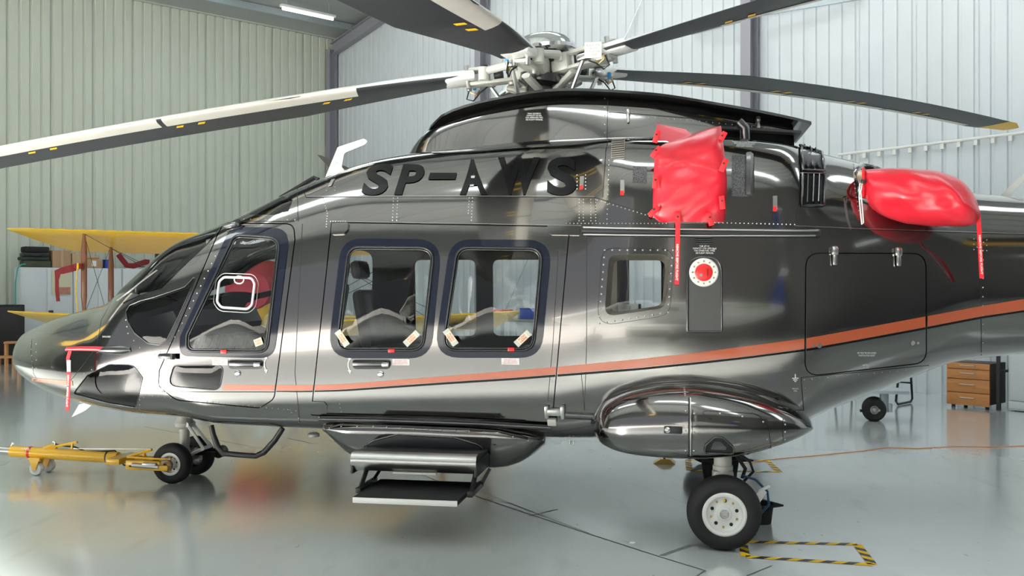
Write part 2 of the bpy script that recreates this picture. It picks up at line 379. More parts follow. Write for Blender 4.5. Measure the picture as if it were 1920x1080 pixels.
# portal frames: rafters and posts
def ibeam(name, A, B, w, d, updir, m, parent):
    A = Vector(A); B = Vector(B); ax = (B-A).normalized(); s_ = ax.cross(updir).normalized(); u_ = s_.cross(ax)
    R = Matrix((ax, s_, u_)).transposed(); L = (B-A).length; b = MB(); c = (A+B)/2
    b.box(c+u_*(d/2-.01), (L, w, .02), R); b.box(c-u_*(d/2-.01), (L, w, .02), R); b.box(c, (L, .012, d-.04), R)
    return b.build(name, m, parent, smooth=False)
for k, a in enumerate((.12, 9.3, 18.6, 27.8)):
    for t0, t1 in ((0.05, ROOM_B/2), (ROOM_B-.05, ROOM_B/2)):
        ibeam('rafter', room(a, t0, rz(t0)-.32), room(a, t1, rz(t1)-.32), .18, .34, Vector((0, 0, 1)), col_m, ceil)
trim = tag(MB().box((0, 0, 0), (ROOM_A, .12, .16)).build('trim_1', wl, smooth=False), kind='structure')
trim.location = room(ROOM_A/2, .02, 8.68); trim.rotation_euler = (0, 0, math.atan2(D1.y, D1.x))
b = MB()
for t0, t1 in ((0, ROOM_B/2), (ROOM_B, ROOM_B/2)):
    A = room(.06, t0, gh(t0)); B = room(.06, t1, gh(t1)); ax = (B-A).normalized(); R = Matrix((ax, D1, ax.cross(D1))).transposed(); b.box((A+B)/2, ((B-A).length, .1, .14), R)
tag(b.build('trim_2', wl, smooth=False), kind='structure')
for t in (0.10, 6.64, 13.88, 21.0, 28.0):
    c = ibeam('gable_post', room(.20, t, 0), room(.20, t, rz(t)-.35), .20, .24, D1, col_m, wall_right)
# wall rails (short galvanised brackets), bracing rod, conduits
def bar(name, A, B, w, h, m, parent, n=Vector((0, 0, 1))):
    A = Vector(A); B = Vector(B); ax = (B-A).normalized(); s_ = n.cross(ax).normalized(); R = Matrix((ax, s_, ax.cross(s_))).transposed()
    return MB().box((A+B)/2, ((B-A).length, w, h), R).build(name, m, parent, smooth=False)
for z in (8.0, 6.05, 3.6):
    bar('wall_bracket', room(.15, .25, z), room(.95, .25, z), .06, .12, mat('pale_bracket', (.62,.68,.72), .5), wall_left)
for z in (6.32,):
    bar('wall_bracket', room(.1, 12.55, z), room(.28, 13.75, z-.05), .05, .12, galv, wall_right)
    bar('wall_bracket', room(.28, 14.05, z-.02), room(.1, 15.9, z-.1), .05, .12, galv, wall_right)
def onwall(px, py, wall, off=.08):      # pixel -> point on a wall plane
    k = (px-960)/FPX
    if wall == 'r': o = room(off, 0); d = D2
    else: o = room(0, off); d = D1
    t = (k*o.y-o.x)/(d.x-k*d.y); p = o+d*t; p.z = CAMH+(540-py)/FPX*p.y; return p
MB().tube([onwall(1205, -5, 'r', .12), onwall(938, 604, 'r', .12)], .012, 6).build('bracing_rod', galv, wall_right)
MB().tube([onwall(1572, 290, 'r', .06), onwall(1925, 248, 'r', .06)], .022, 8).build('conduit', white_m, wall_right)
b = MB()
for k in range(13):
    px = 1594+27*k*(1+.0115*k); p = onwall(px, 290-(px-1572)*.119+7, 'r', .04); b.box(p, (.05, .05, .09), Matrix((D2, D1, Vector((0, 0, 1)))).transposed())
tag(b.build('conduit_clip', white_m, wall_right, smooth=False), kind='stuff')
MB().tube([onwall(-30, 449, 'l', .06), onwall(62, 450, 'l', .06)], .018, 8).build('conduit', white_m, wall_left)
bar('steel_strut', onwall(-40, 120, 'l', .1), onwall(36, 158, 'l', .5), .08, .14, black_m, wall_left)
bar('steel_strut', onwall(28, 312, 'l', .1), onwall(60, 323, 'l', .5), .06, .10, black_m, wall_left)
MB().box(onwall(4, 552, 'l', .05), (.15, .15, .2), Matrix((D1, D2, Vector((0, 0, 1)))).transposed(), bev=.02).build('wall_socket', white_m, wall_left)
# fluorescent fitting hanging below the roof
lt = room(1.96, 1.9, 8.57)
def fluor(loc, rz_):
    e = empty('ceiling_light', loc, rz_)
    MB().box((0, 0, .05), (1.55, .14, .07), bev=.015).build('housing', white_m, e)
    MB().tube([(-.72, 0, -.02), (.72, 0, -.02)], .035, 10).build('tube', mat('lamp_tube', (1, .98, .95), .4, emit=5.0), e)
    for s_ in (-1, 1): MB().tube([(s_*.6, 0, .08), (s_*.6, 0, .42)], .006, 5).build('hanger', galv, e)
    return e

tag(fluor(lt, math.atan2(D1.y, D1.x)), 'long white fluorescent light fitting hanging under the roof slope', 'lamp')
# ------------------------------------------------------------------ helicopter frame: u towards the tail, v away from the camera, z up
YAW = math.radians(9.66); CA, SA = math.cos(YAW), math.sin(YAW); OX, OY = -2.7319, 8.0418
def inv(px, py, v):       # where a line of sight meets the plane v = const
    k = (px-960)/FPX; u = (k*(OY+v*CA)-OX-v*SA)/(CA+k*SA)
    return u, CAMH+(540-py)/FPX*(OY-u*SA+v*CA)
def P3(px, py, v): u, z = inv(px, py, v); return Vector((u, v, z))
def hw(u, v, z=0.0): return Vector((OX+u*CA+v*SA, OY-u*SA+v*CA, z))
def to_local(w): d = w-Vector((OX, OY, 0)); return Vector((d.x*CA-d.y*SA, d.x*SA+d.y*CA, d.z))
EYE = to_local(Vector((0, 0, CAMH)))
def ray(px, py):
    w = Vector(((px-960)/FPX, 1, (540-py)/FPX)); return Vector((w.x*CA-w.y*SA, w.x*SA+w.y*CA, w.z)).normalized()
heli = empty('helicopter', (OX, OY, 0), -YAW, 'dark graphite business helicopter with an orange side stripe, parked on the pale hangar floor', 'helicopter')

def bspline_w(t):
    return ((1-t)**3/6, (3*t**3-6*t*t+4)/6, (-3*t**3+3*t*t+3*t+1)/6, t**3/6)
class Surf:
    """near half surface from rows of control points; u index 0..NU, s 0..NS"""
    def __init__(s, us, tabs, du, mir0=True, mir1=True, z0=None):
        # tabs: list over stations of rows [(v,z)...]
        A = np.array(tabs, float); s.u0 = us[0]; s.u1 = us[-1]; s.n = int(round((s.u1-s.u0)/du)); s.du = (s.u1-s.u0)/s.n
        g = np.linspace(s.u0, s.u1, s.n+1); C = np.zeros((s.n+1, A.shape[1], 3))
        for r in range(A.shape[1]):
            C[:, r, 0] = g
            for c in (0, 1): C[:, r, c+1] = pchip(us, A[:, r, c], g)
        C[:, :, 1] *= -1                                    # near side is v negative
        # pad u
        C = np.concatenate([2*C[:1]-C[1:2], C, 2*C[-1:]-C[-2:-1]], 0)
        a = C[:, 1:2].copy(); b = C[:, -2:-1].copy()
        if mir0: a[:, :, 1] *= -1
        else: a = 2*C[:, :1]-C[:, 1:2]
        if mir1: b[:, :, 1] *= -1
        else: b = 2*C[:, -1:]-C[:, -2:-1]
        s.C = np.concatenate([a, C, b], 1); s.NS = A.shape[1]-1
        s.bvh = None
    def P(s, u, w):
        u = np.atleast_1d(np.asarray(u, float)); w = np.atleast_1d(np.asarray(w, float))
        x = np.clip((u-s.u0)/s.du, 0, s.n-1e-6); y = np.clip(w, 0, s.NS-1e-6); i = x.astype(int); j = y.astype(int)
        bu = bspline_w(x-i); bw = bspline_w(y-j); out = np.zeros((len(x), 3))
        for a in range(4):
            for b in range(4): out += (bu[a]*bw[b])[:, None]*s.C[i+a, j+b]
        return out
    def N(s, u, w):
        e = 1e-3; u = np.atleast_1d(np.asarray(u, float)); w = np.atleast_1d(np.asarray(w, float))
        a = s.P(np.minimum(u+e, s.u1), w)-s.P(np.maximum(u-e, s.u0), w); b = s.P(u, np.minimum(w+e, s.NS))-s.P(u, np.maximum(w-e, 0))
        n = np.cross(a, b); l = np.linalg.norm(n, axis=1, keepdims=True); l[l < 1e-12] = 1; n = n/l
        return n
    def prep(s, nu=320, ns=96):
        s.gu = np.linspace(s.u0, s.u1, nu); s.gs = np.linspace(0, s.NS, ns); U, W = np.meshgrid(s.gu, s.gs, indexing='ij')
        s.U = U.ravel(); s.W = W.ravel(); p = s.P(s.U, s.W); s.gp = p; T = []
        for i in range(nu-1):
            for j in range(ns-1):
                a = i*ns+j; T += [(a, a+ns, a+ns+1), (a, a+ns+1, a+1)]
        s.T = T; s.bvh = BVHTree.FromPolygons([Vector(q) for q in p], T); s.nu, s.ns = nu, ns
    def _uw(s, loc, idx):
        t = s.T[idx]; A, B, Cc = [Vector(s.gp[k]) for k in t]
        v0 = B-A; v1 = Cc-A; v2 = loc-A; d00 = v0.dot(v0); d01 = v0.dot(v1); d11 = v1.dot(v1); d20 = v2.dot(v0); d21 = v2.dot(v1); den = d00*d11-d01*d01
        if abs(den) < 1e-18: return s.U[t[0]], s.W[t[0]]
        b = (d11*d20-d01*d21)/den; c = (d00*d21-d01*d20)/den
        return (1-b-c)*s.U[t[0]]+b*s.U[t[1]]+c*s.U[t[2]], (1-b-c)*s.W[t[0]]+b*s.W[t[1]]+c*s.W[t[2]]
    def hit(s, px, py):
        d = ray(px, py); loc, n, idx, _ = s.bvh.ray_cast(EYE, d)
        if loc is None:      # off the silhouette: nearest point to the line of sight
            best = None
            for t in np.linspace(5.0, 10.0, 60):
                q, n, i, dist = s.bvh.find_nearest(EYE+d*t)
                if best is None or dist < best[0]: best = (dist, q, i)
            loc, idx = best[1], best[2]
        return s._uw(loc, idx)
    def px(s, x, y, off=0.0):
        u, w = s.hit(x, y); return Vector(s.P(u, w)[0])+Vector(s.N(u, w)[0])*off
    def pn(s, x, y):
        u, w = s.hit(x, y); return Vector(s.P(u, w)[0]), Vector(s.N(u, w)[0])

# hull sections: rows bottom centre, bottom edge, lower corner, low side, mid side, high side, shoulder, upper, top centre
def sec(w, zb, zt, shape):
    return [(w*a, zb+(zt-zb)*b) for a, b in SH[shape]]
SH = {
 'n': [(0,0),(.62,.02),(.93,.16),(1.02,.36),(1.0,.56),(.88,.76),(.66,.92),(.36,1.0),(0,1.01)],
 'k': [(0,0),(.72,-.01),(1.0,.08),(1.03,.26),(1.02,.52),(.96,.78),(.80,.97),(.45,1.02),(0,1.03)],
 'c': [(0,0),(.80,-.01),(1.01,.035),(1.02,.22),(1.02,.46),(.985,.68),(.90,.83),(.66,.99),(0,1.02)],
 'e': [(0,0),(.78,-.01),(1.0,.06),(1.02,.25),(1.02,.48),(.985,.685),(1.00,.82),(.90,1.01),(0,1.0)],
 'r': [(0,0),(.62,-.01),(.98,.12),(1.02,.30),(1.01,.50),(.97,.70),(.90,.86),(.62,1.0),(0,1.02)],
 't': [(0,0),(.60,0),(.96,.14),(1.04,.36),(1.02,.56),(.94,.78),(.78,.94),(.45,1.02),(0,1.02)]}
def mixs(t): return [(a[0]*(1-t)+b[0]*t, a[1]*(1-t)+b[1]*t) for a, b in zip(SH['n'], SH['k'])]
SH['n1'], SH['n2'], SH['n3'] = mixs(.25), mixs(.5), mixs(.72)
ST = [(-1.50, .03, 1.03, 1.09, 'n'), (-1.47, .16, .945, 1.165, 'n'), (-1.37, .31, .87, 1.225, 'n'), (-1.18, .47, .785, 1.295, 'n'), (-.9, .66, .715, 1.375, 'n1'),
      (-.6, .80, .668, 1.435, 'n2'), (-.33, .905, .645, 1.49, 'n3'), (0, 1.00, .625, 1.72, 'k'), (.4, 1.06, .605, 1.985, 'k'), (.8, 1.095, .592, 2.185, 'c'),
      (1.3, 1.11, .580, 2.405, 'c'), (1.9, 1.115, .570, 2.59, 'c'), (2.6, 1.115, .562, 2.66, 'c'), (3.2, 1.115, .555, 2.70, 'c'),
      (3.7, 1.115, .55, 2.66, 'e'), (4.3, 1.10, .56, 2.65, 'e'), (4.75, 1.07, .62, 2.60, 'e'), (5.05, 1.01, .72, 2.54, 'r'), (5.5, .86, .90, 2.42, 'r'),
      (6.0, .68, 1.07, 2.26, 't'), (6.5, .58, 1.13, 2.21, 't'), (7.5, .48, 1.22, 2.16, 't'), (9.4, .34, 1.36, 2.06, 't')]
HULL = Surf([s[0] for s in ST], [sec(*s[1:]) for s in ST], .10); HULL.prep(360, 100)
hp = HULL.px
# ---- outlines in photo pixels, thrown onto the hull
class Region:
    def __init__(s, name, px=None, uw=None): s.name = name; s.poly = uw if uw else [HULL.hit(*p) for p in resample(px, 7)]
pilot_door_px = rounded([(420,418,6),(551,420,26),(553,450,30),(514,748,20),(487,765,18),(330,750,30),(297,724,18),(299,694,10),(330,624,10),(408,440,10)])
pilot_sur_px = rounded([(433,426,22),(545,428,30),(514,672,30),(337,668,26),(338,632,16)])
pilot_gl_px = rounded([(441,442,18),(525,447,22),(501,659,18),(351,658,20),(352,628,12)])
slide_px = rounded([(622,417,3),(1068,425,3),(1035,793,3),(583,778,3)])
w1_sur = rounded([(641,447,44),(829,449,44),(808,672,44),(614,672,44)]); w1_gl = rounded([(655,464,24),(814,466,24),(793,656,24),(632,656,24)])
w2_sur = rounded([(845,449,44),(1036,450,44),(1015,671,44),(813,671,44)]); w2_gl = rounded([(859,465,24),(1017,467,24),(1000,656,24),(831,656,24)])
aft_sur = rounded([(1130,466,24),(1264,467,26),(1255,590,28),(1120,611,28)]); aft_gl = rounded([(1142,477,18),(1257,477,20),(1248,577,20),(1133,594,18)])
low_gl = rounded([(326,685,10),(420,685,12),(412,732,16),(314,724,18)])
chin_gl = rounded([(137,738,4),(164,703,10),(205,683,16),(250,684,20),(268,708,8),(255,764,4),(205,756,4)])
quarter_gl = rounded([(236,585,5),(243,573,5),(264,564,4),(288,558,4),(347,538,4),(368,515,8),(359,540,6),(333,597,6),(312,639,10),(299,647,6),(278,644,8),(253,625,8),(240,604,5)])
aftdoor_px = rounded([(1514,478,26),(1734,476,26),(1736,670,34),(1712,684,10),(1512,705,24),(1509,480,4)])
aftdoor_px = rounded([(1511,475,26),(1736,475,28),(1737,680,26),(1509,706,26)])
wsA = [HULL.hit(*p) for p in resample([(409,431),(398,450),(350,495),(303,541),(262,553)], 7, False)]
wsB = HULL.hit(404, 422)
ws = wsA+[(-.34, 6.4), (-.30, 7.2), (-.28, 7.86), (0, 7.86), (.25, 7.86), (.5, 7.86), (.72, 7.86), (.76, 7.2)]
eyA = [HULL.hit(*p) for p in resample([(436,402),(515,403),(541,396),(549,375)], 7, False)]
ey = eyA+[(1.16, 6.9), (1.14, 7.75), (1.0, 7.75), (.86, 7.75), (.84, 7.1)]
REG = [Region('w_pilot', pilot_gl_px), Region('w_low', low_gl), Region('w_1', w1_gl), Region('w_2', w2_gl), Region('w_aft', aft_gl),
       Region('w_quarter', quarter_gl), Region('w_chin', chin_gl), Region('w_screen', uw=ws), Region('w_eye', uw=ey)]
DOORS = [('d_pilot', pilot_door_px), ('d_slide', slide_px), ('d_aft', aftdoor_px)]
DR = [(n, [HULL.hit(*p) for p in resample(offset_poly(q, -1.0), 7)], [HULL.hit(*p) for p in resample(offset_poly(q, 1.0), 7)]) for n, q in DOORS]
def cdt(polys, lo, hi, du, dw, sc):
    """constrained triangulation in (u, w*sc); returns points and triangles"""
    pts = []; edges = []
    for P in polys:
        k = len(pts); pts += [Vector((a, b*sc)) for a, b in P]; n = len(P); edges += [(k+i, k+(i+1) % n) for i in range(n)]
    nb = len(pts); occ = {}
    def cell(x, y): return (int(x/.03), int(y/.03))
    for p in pts: occ.setdefault(cell(p.x, p.y), []).append(p)
    gu = np.arange(lo[0], hi[0]+1e-6, du); gw = np.linspace(lo[1], hi[1], int(round((hi[1]-lo[1])/dw))+1)
    for i, a in enumerate(gu):
        for j, b in enumerate(gw):
            y = b*sc; c = cell(a, y); near = False
            for dx in (-1, 0, 1):
                for dy in (-1, 0, 1):
                    for q in occ.get((c[0]+dx, c[1]+dy), ()):
                        if (q.x-a)**2+(q.y-y)**2 < (.35*du)**2: near = True
            if not near: pts.append(Vector((a, y)))
    r = delaunay_2d_cdt(pts, edges, [], 0, 1e-7)
    V = [(p.x, p.y/sc) for p in r[0]]; return V, [tuple(t) for t in r[2]]
SCW = .27
allp = [r.poly for r in REG]+[d[1] for d in DR]+[d[2] for d in DR]
V, T = cdt(allp, (HULL.u0, 0), (HULL.u1, HULL.NS), .055, .16, SCW)
VU = np.array([v[0] for v in V]); VW = np.array([v[1] for v in V]); PP = HULL.P(VU, VW); NN = HULL.N(VU, VW)
def bbox(P): return min(p[0] for p in P), max(p[0] for p in P), min(p[1] for p in P), max(p[1] for p in P)
def classify(T, V, REG, DR):
    R = [(r.name, r.poly, bbox(r.poly)) for r in REG]; D = [(n, a, bbox(a), b, bbox(b)) for n, a, b in DR]; out = []
    for t in T:
        x = sum(V[i][0] for i in t)/3; y = sum(V[i][1] for i in t)/3; c = 'hull'
        for n, a, ba, b, bb in D:
            if bb[0] <= x <= bb[1] and bb[2] <= y <= bb[3] and inside(b, x, y):
                c = 'gap'
                if inside(a, x, y): c = n
                break
        for n, p, bb in R:
            if bb[0] <= x <= bb[1] and bb[2] <= y <= bb[3] and inside(p, x, y): c = n; break
        out.append(c)
    return out
CL = classify(T, V, REG, DR)
def orient(t, P, N):
    a, b, c = (Vector(P[i]) for i in t); n = (b-a).cross(c-a); m = Vector(N[t[0]])+Vector(N[t[1]])+Vector(N[t[2]])
    return t if n.dot(m) > 0 else (t[0], t[2], t[1])
T = [orient(t, PP, NN) for t in T]
def near_uw(u, z):
    q, n, i, d = HULL.bvh.find_nearest(Vector((u, -1.12, z))); return HULL._uw(q, i)
def far_rect(x0, y0, x1, y1, sl=0.0, r=14):
    P = resample(rounded([(x0,y0,r),(x1,y0,r),(x1-sl,y1,r),(x0-sl,y1,r)]), 8); return [near_uw(*inv(a, c, 1.1)) for a, c in P]
FREG = [r for r in REG if r.name in ('w_pilot', 'w_low', 'w_quarter', 'w_chin', 'w_screen', 'w_eye')]+[Region('w_1', uw=far_rect(778,486,893,630)), Region('w_2', uw=far_rect(924,486,1034,630)), Region('w_aft', uw=far_rect(1136,484,1240,578))]
FV, FT = cdt([r.poly for r in FREG], (HULL.u0, 0), (HULL.u1, HULL.NS), .055, .16, SCW)
FCL = classify(FT, FV, FREG, []); fu = np.array([v[0] for v in FV]); fw = np.array([v[1] for v in FV]); FP = HULL.P(fu, fw); FN = HULL.N(fu, fw); FT = [orient(t, FP, FN) for t in FT]
DSET = {-1: (T, CL, PP, NN, VW), 1: (FT, FCL, FP, FN, fw)}
def skin(name, classes, m, parent, side=-1, off=0.0, thick=.012, bulge=None, inner=False):
    """a piece of hull skin from the triangles of the given classes; side -1 near, +1 far, 0 both"""
    vs = []; fs = []; ns = []
    for sd_ in ([-1, 1] if side == 0 else [side]):
        T, CL, PP, NN, VW = DSET[sd_]
        sel = [t for t, c in zip(T, CL) if c in classes]
        used = sorted({i for t in sel for i in t}); mp = {i: k for k, i in enumerate(used)}
        dist = {}
        if bulge:
            bp = [Vector(PP[i]) for i in boundary(sel)]
            for i in used:
                q = Vector(PP[i]); dd = min((q-b).length for b in bp); dist[i] = bulge[0]*(1-math.exp(-(dd/bulge[1])))
        bd = bedges_of(sel)
        k = len(vs); f = 1 if sd_ == -1 else -1
        for i in used:
            o = off+dist.get(i, 0); q = Vector(PP[i])+Vector(NN[i])*o; vs.append((q.x, q.y*f, q.z))
        nv = len(used)
        for t in sel:
            a = [k+mp[i] for i in t]; n3 = [Vector((NN[i][0], NN[i][1]*f, NN[i][2])) for i in t]
            if f == -1: a = a[::-1]; n3 = n3[::-1]
            if inner: a = a[::-1]; n3 = [-q for q in n3[::-1]]
            fs.append(tuple(a)); ns.append(n3)
        if thick > 0:
            kk = len(vs); rim = {}
            for (i, j) in bd:
                if any(abs(VW[q]) < 1e-6 or abs(VW[q]-HULL.NS) < 1e-6 for q in (i,)) and any(abs(VW[q]) < 1e-6 or abs(VW[q]-HULL.NS) < 1e-6 for q in (j,)): continue
                for q in (i, j):
                    if q not in rim:
                        p_ = Vector(PP[q])+Vector(NN[q])*(off-thick); rim[q] = len(vs); vs.append((p_.x, p_.y*f, p_.z))
                a = (k+mp[i], k+mp[j], rim[j], rim[i])
                if f == 1: a = a[::-1]
                A, B, C_ = (Vector(vs[q]) for q in a[:3]); n = (B-A).cross(C_-A)
                if n.length > 0: n.normalize()
                fs.append(a); ns.append([n]*4)
    me = bpy.data.meshes.new(name); me.from_pydata(vs, [], fs); me.shade_smooth() if hasattr(me, 'shade_smooth') else None
    if bulge is None:
        me.normals_split_custom_set([tuple(q) for n in ns for q in n])
    return link_mesh(name, me, m, parent)
def bedges_of(sel):
    cnt = {}
    for t in sel:
        for a, b in ((t[0], t[1]), (t[1], t[2]), (t[2], t[0])): cnt.setdefault((min(a, b), max(a, b)), []).append((a, b))
    return [v[0] for v in cnt.values() if len(v) == 1]
def boundary(sel): return sorted({i for e in bedges_of(sel) for i in e})
# far half has no door seams: doors and gaps stay hull there
body = skin('fuselage', {'hull'}, paint, heli, -1)
far = skin('far_side_skin', {'hull', 'gap', 'd_pilot', 'd_slide', 'd_aft'}, paint, heli, 1)
door_p = skin('pilot_door', {'d_pilot'}, paint, heli, -1, off=.0005)
door_s = skin('sliding_door', {'d_slide'}, paint, heli, -1, off=.0005)
door_a = skin('baggage_door', {'d_aft'}, paint, heli, -1, off=.0005)
for q_ in (-1, 1): skin('cabin_lining', {'hull', 'gap', 'd_pilot', 'd_slide', 'd_aft'}, interior, heli, q_, off=-.035, thick=0.0, inner=True)
for n, cl, pa, bg_, g in (('windscreen_pane', 'w_screen', heli, (0.012, .2), glass), ('roof_window', 'w_eye', heli, (.004, .1), smoke), ('quarter_window', 'w_quarter', heli, (.01, .1), glass),
                   ('chin_window', 'w_chin', heli, (.008, .1), smoke)):
    for sd_ in (-1, 1): skin(n, {cl}, g, pa, sd_, off=-.002, thick=0, bulge=bg_)
for n, cl, pa, bg_, g in (('window_pane', 'w_pilot', door_p, (.045, .13), glass), ('lower_window', 'w_low', door_p, (.008, .08), smoke), ('window_pane', 'w_1', door_s, (.055, .13), glass),
                   ('window_pane', 'w_2', door_s, (.055, .13), glass)):
    skin(n, {cl}, g, pa, -1, off=-.002, thick=0, bulge=bg_); skin('far_window_pane', {cl}, g, heli, 1, off=-.002, thick=0, bulge=bg_)
skin('aft_window_pane', {'w_aft'}, glass, heli, -1, off=-.006, thick=0, bulge=(.001, .1)); skin('far_window_pane', {'w_aft'}, glass, heli, 1, off=-.006, thick=0, bulge=(.001, .1))

# ---- patches: polygons in photo pixels laid on a surface as thin raised pieces
def patch(name, poly, m, parent, holes=(), off=.003, surf=None, step=9, side=-1, rim=True):
    S = surf or HULL; pts = []; edges = []
    for P in [poly]+list(holes):
        P = resample(P, step); k = len(pts); pts += [Vector(p) for p in P]; edges += [(k+i, k+(i+1) % len(P)) for i in range(len(P))]
    x0, x1, y0, y1 = bbox(poly); x = x0+step/2
    base = [p.copy() for p in pts]
    while x < x1:
        y = y0+step/2
        while y < y1:
            if inside(poly, x, y) and not any(inside(h, x, y) for h in holes) and min((q.x-x)**2+(q.y-y)**2 for q in base) > (step*.4)**2: pts.append(Vector((x, y)))
            y += step
        x += step
    r = delaunay_2d_cdt(pts, edges, [], 0, 1e-6); vv = r[0]; uw = [S.hit(p.x, p.y) for p in vv]
    U = np.array([q[0] for q in uw]); W = np.array([q[1] for q in uw]); P = S.P(U, W); N = S.N(U, W); f = -side
    sel = []
    for t in r[2]:
        cx_ = sum(vv[i].x for i in t)/3; cy_ = sum(vv[i].y for i in t)/3
        if inside(poly, cx_, cy_) and not any(inside(h, cx_, cy_) for h in holes): sel.append(orient(tuple(t), P, N))
    vs = []; fs = []; ns = []
    for sd_ in ([-1, 1] if side == 0 else [side]):
        f = 1 if sd_ == -1 else -1; k = len(vs)
        top = [Vector(P[i])+Vector(N[i])*off for i in range(len(vv))]; bot = [Vector(P[i])-Vector(N[i])*.002 for i in range(len(vv))]
        vs += [(q.x, q.y*f, q.z) for q in top]+[(q.x, q.y*f, q.z) for q in bot]; nv = len(vv)
        for t in sel:
            a = [k+i for i in t]; n3 = [Vector((N[i][0], N[i][1]*f, N[i][2])) for i in t]
            if f == -1: a.reverse(); n3.reverse()
            fs.append(tuple(a)); ns.append(n3)
        if rim:
            for i, j in bedges_of(sel):
                a = (k+i, k+j, k+nv+j, k+nv+i)
                if f == 1: a = a[::-1]
                A, B, C_ = (Vector(vs[q]) for q in a[:3]); n = (B-A).cross(C_-A); n = n.normalized() if n.length > 0 else Vector((0, -1, 0))
                fs.append(a); ns.append([n]*4)
    me = bpy.data.meshes.new(name); me.from_pydata(vs, [], fs); me.shade_smooth(); me.normals_split_custom_set([tuple(q) for n in ns for q in n])
    return link_mesh(name, me, m, parent)
def ribbon(b, pts, w, off=.0015, surf=None, closed=False, step=8):     # thin strip along a pixel polyline, w in metres
    S = surf or HULL; P = resample(pts, step, closed); Q = [S.pn(*p) for p in P]; n = len(Q); L = []; R_ = []
    for i in range(n):
        a = Q[i-1][0] if (i or closed) else Q[0][0]; c = Q[(i+1) % n][0] if (i < n-1 or closed) else Q[-1][0]
        t = c-a; t = t.normalized() if t.length > 0 else Vector((1, 0, 0)); s_ = t.cross(Q[i][1]).normalized()*w/2; o = Q[i][1]*off
        L.append(Q[i][0]-s_+o); R_.append(Q[i][0]+s_+o)
    k = len(b.v); b.v += [tuple(q) for q in L+R_]
    for i in range(n if closed else n-1): j = (i+1) % n; b.f.append((k+i, k+j, k+n+j, k+n+i)); b.m.append(0)
def decal(name, s, quad, m, parent, off=.0045, surf=None, sub=0.0, **kw):   # text mapped into a pixel quad (tl, tr, br, bl)
    vs, fs = text_geo(s, **kw); S = surf or HULL; bm = bmesh.new(); bv = [bm.verts.new((x, y, 0)) for x, y in vs]
    for f in fs:
        try: bm.faces.new([bv[i] for i in f])
        except ValueError: pass
    if sub:
        for _ in range(4):
            e = [e for e in bm.edges if e.calc_length() > sub]
            if not e: break
            bmesh.ops.subdivide_edges(bm, edges=e, cuts=1); bmesh.ops.triangulate(bm, faces=bm.faces[:])
    tl, tr, br, bl = [Vector(q) for q in quad]; bm.verts.index_update(); P = []; Nn = []
    for v in bm.verts:
        q = bl.lerp(br, v.co.x).lerp(tl.lerp(tr, v.co.x), v.co.y); p, n = S.pn(q.x, q.y); P.append(p+n*off); Nn.append(n)
    F = [tuple(v.index for v in f.verts) for f in bm.faces]; bm.free(); F2 = []
    for f in F:
        a, b, c = (P[i] for i in f[:3]); F2.append(f if (b-a).cross(c-a).dot(Nn[f[0]]) > 0 else f[::-1])
    me = bpy.data.meshes.new(name); me.from_pydata([tuple(p) for p in P], [], F2); me.shade_smooth()
    me.normals_split_custom_set([tuple(Nn[i]) for f in F2 for i in f])
    return link_mesh(name, me, m, parent)
def at(x, y, out=0.0, surf=None):          # surface point + frame: columns along, up, outwards
    p, n = (surf or HULL).pn(x, y); a = Vector((1, 0, 0)); a = (a-n*a.dot(n)).normalized(); upv = n.cross(a)
    if upv.z < 0: upv = -upv
    M3 = Matrix((a, upv, n)).transposed(); return p+n*out, M3
# ------------------------------------------------------------------ markings and fittings on the hull
M4 = lambda p, M3: Matrix.Translation(p) @ M3.to_4x4()
surround = patch
for par, so_, gl, lab in ((door_p, pilot_sur_px, pilot_gl_px, 1), (door_s, w1_sur, w1_gl, 1), (door_s, w2_sur, w2_gl, 1)):
    patch('window_surround', so_, dark_paint, par, holes=[gl], off=.0055)
def seal_ring(gl, parent, m=seal, r=.009, off=.006, step=10):
    b = MB(); b.tube([HULL.px(*p, off) for p in resample(gl, step)], r, 6, closed=True); b.build('window_seal', m, parent, ang=180)
for par, gl in ((door_p, pilot_gl_px), (door_s, w1_gl), (door_s, w2_gl)): seal_ring(offset_poly(gl, 1), par)
for gl in (w1_gl, w2_gl, pilot_gl_px): seal_ring(offset_poly(gl, -3), door_s if gl is not pilot_gl_px else door_p, gunmetal, .005, .004)
vw = rounded([(417,530,12),(426,522,10),(478,523,12),(483,534,8),(478,572,10),(470,580,10),(420,577,12),(413,566,8)])
b = MB(); b.tube([HULL.px(*q, .043) for q in resample(vw, 8)], .009, 8, closed=True); b.build('vent_window_ring', white_m, door_p, ang=180)
b = MB(); b.tube([HULL.px(*q, .040) for q in resample(offset_poly(vw, 7), 8)], .003, 6, closed=True); b.build('vent_window_edge', steel, door_p, ang=180)
b = MB(); b.tube([HULL.px(455+9*math.cos(t), 527+7*math.sin(t), .05) for t in np.linspace(0, 5.8, 10)], .005, 6, closed=True); b.build('vent_knob', white_m, door_p)
seal_ring(low_gl, door_p, gunmetal, .004, .002); seal_ring(quarter_gl, heli, gunmetal, .004, .002); seal_ring(chin_gl, heli, gunmetal, .003, .002)
patch('aft_window_frame', aft_sur, paint, heli, holes=[aft_gl], off=.006)
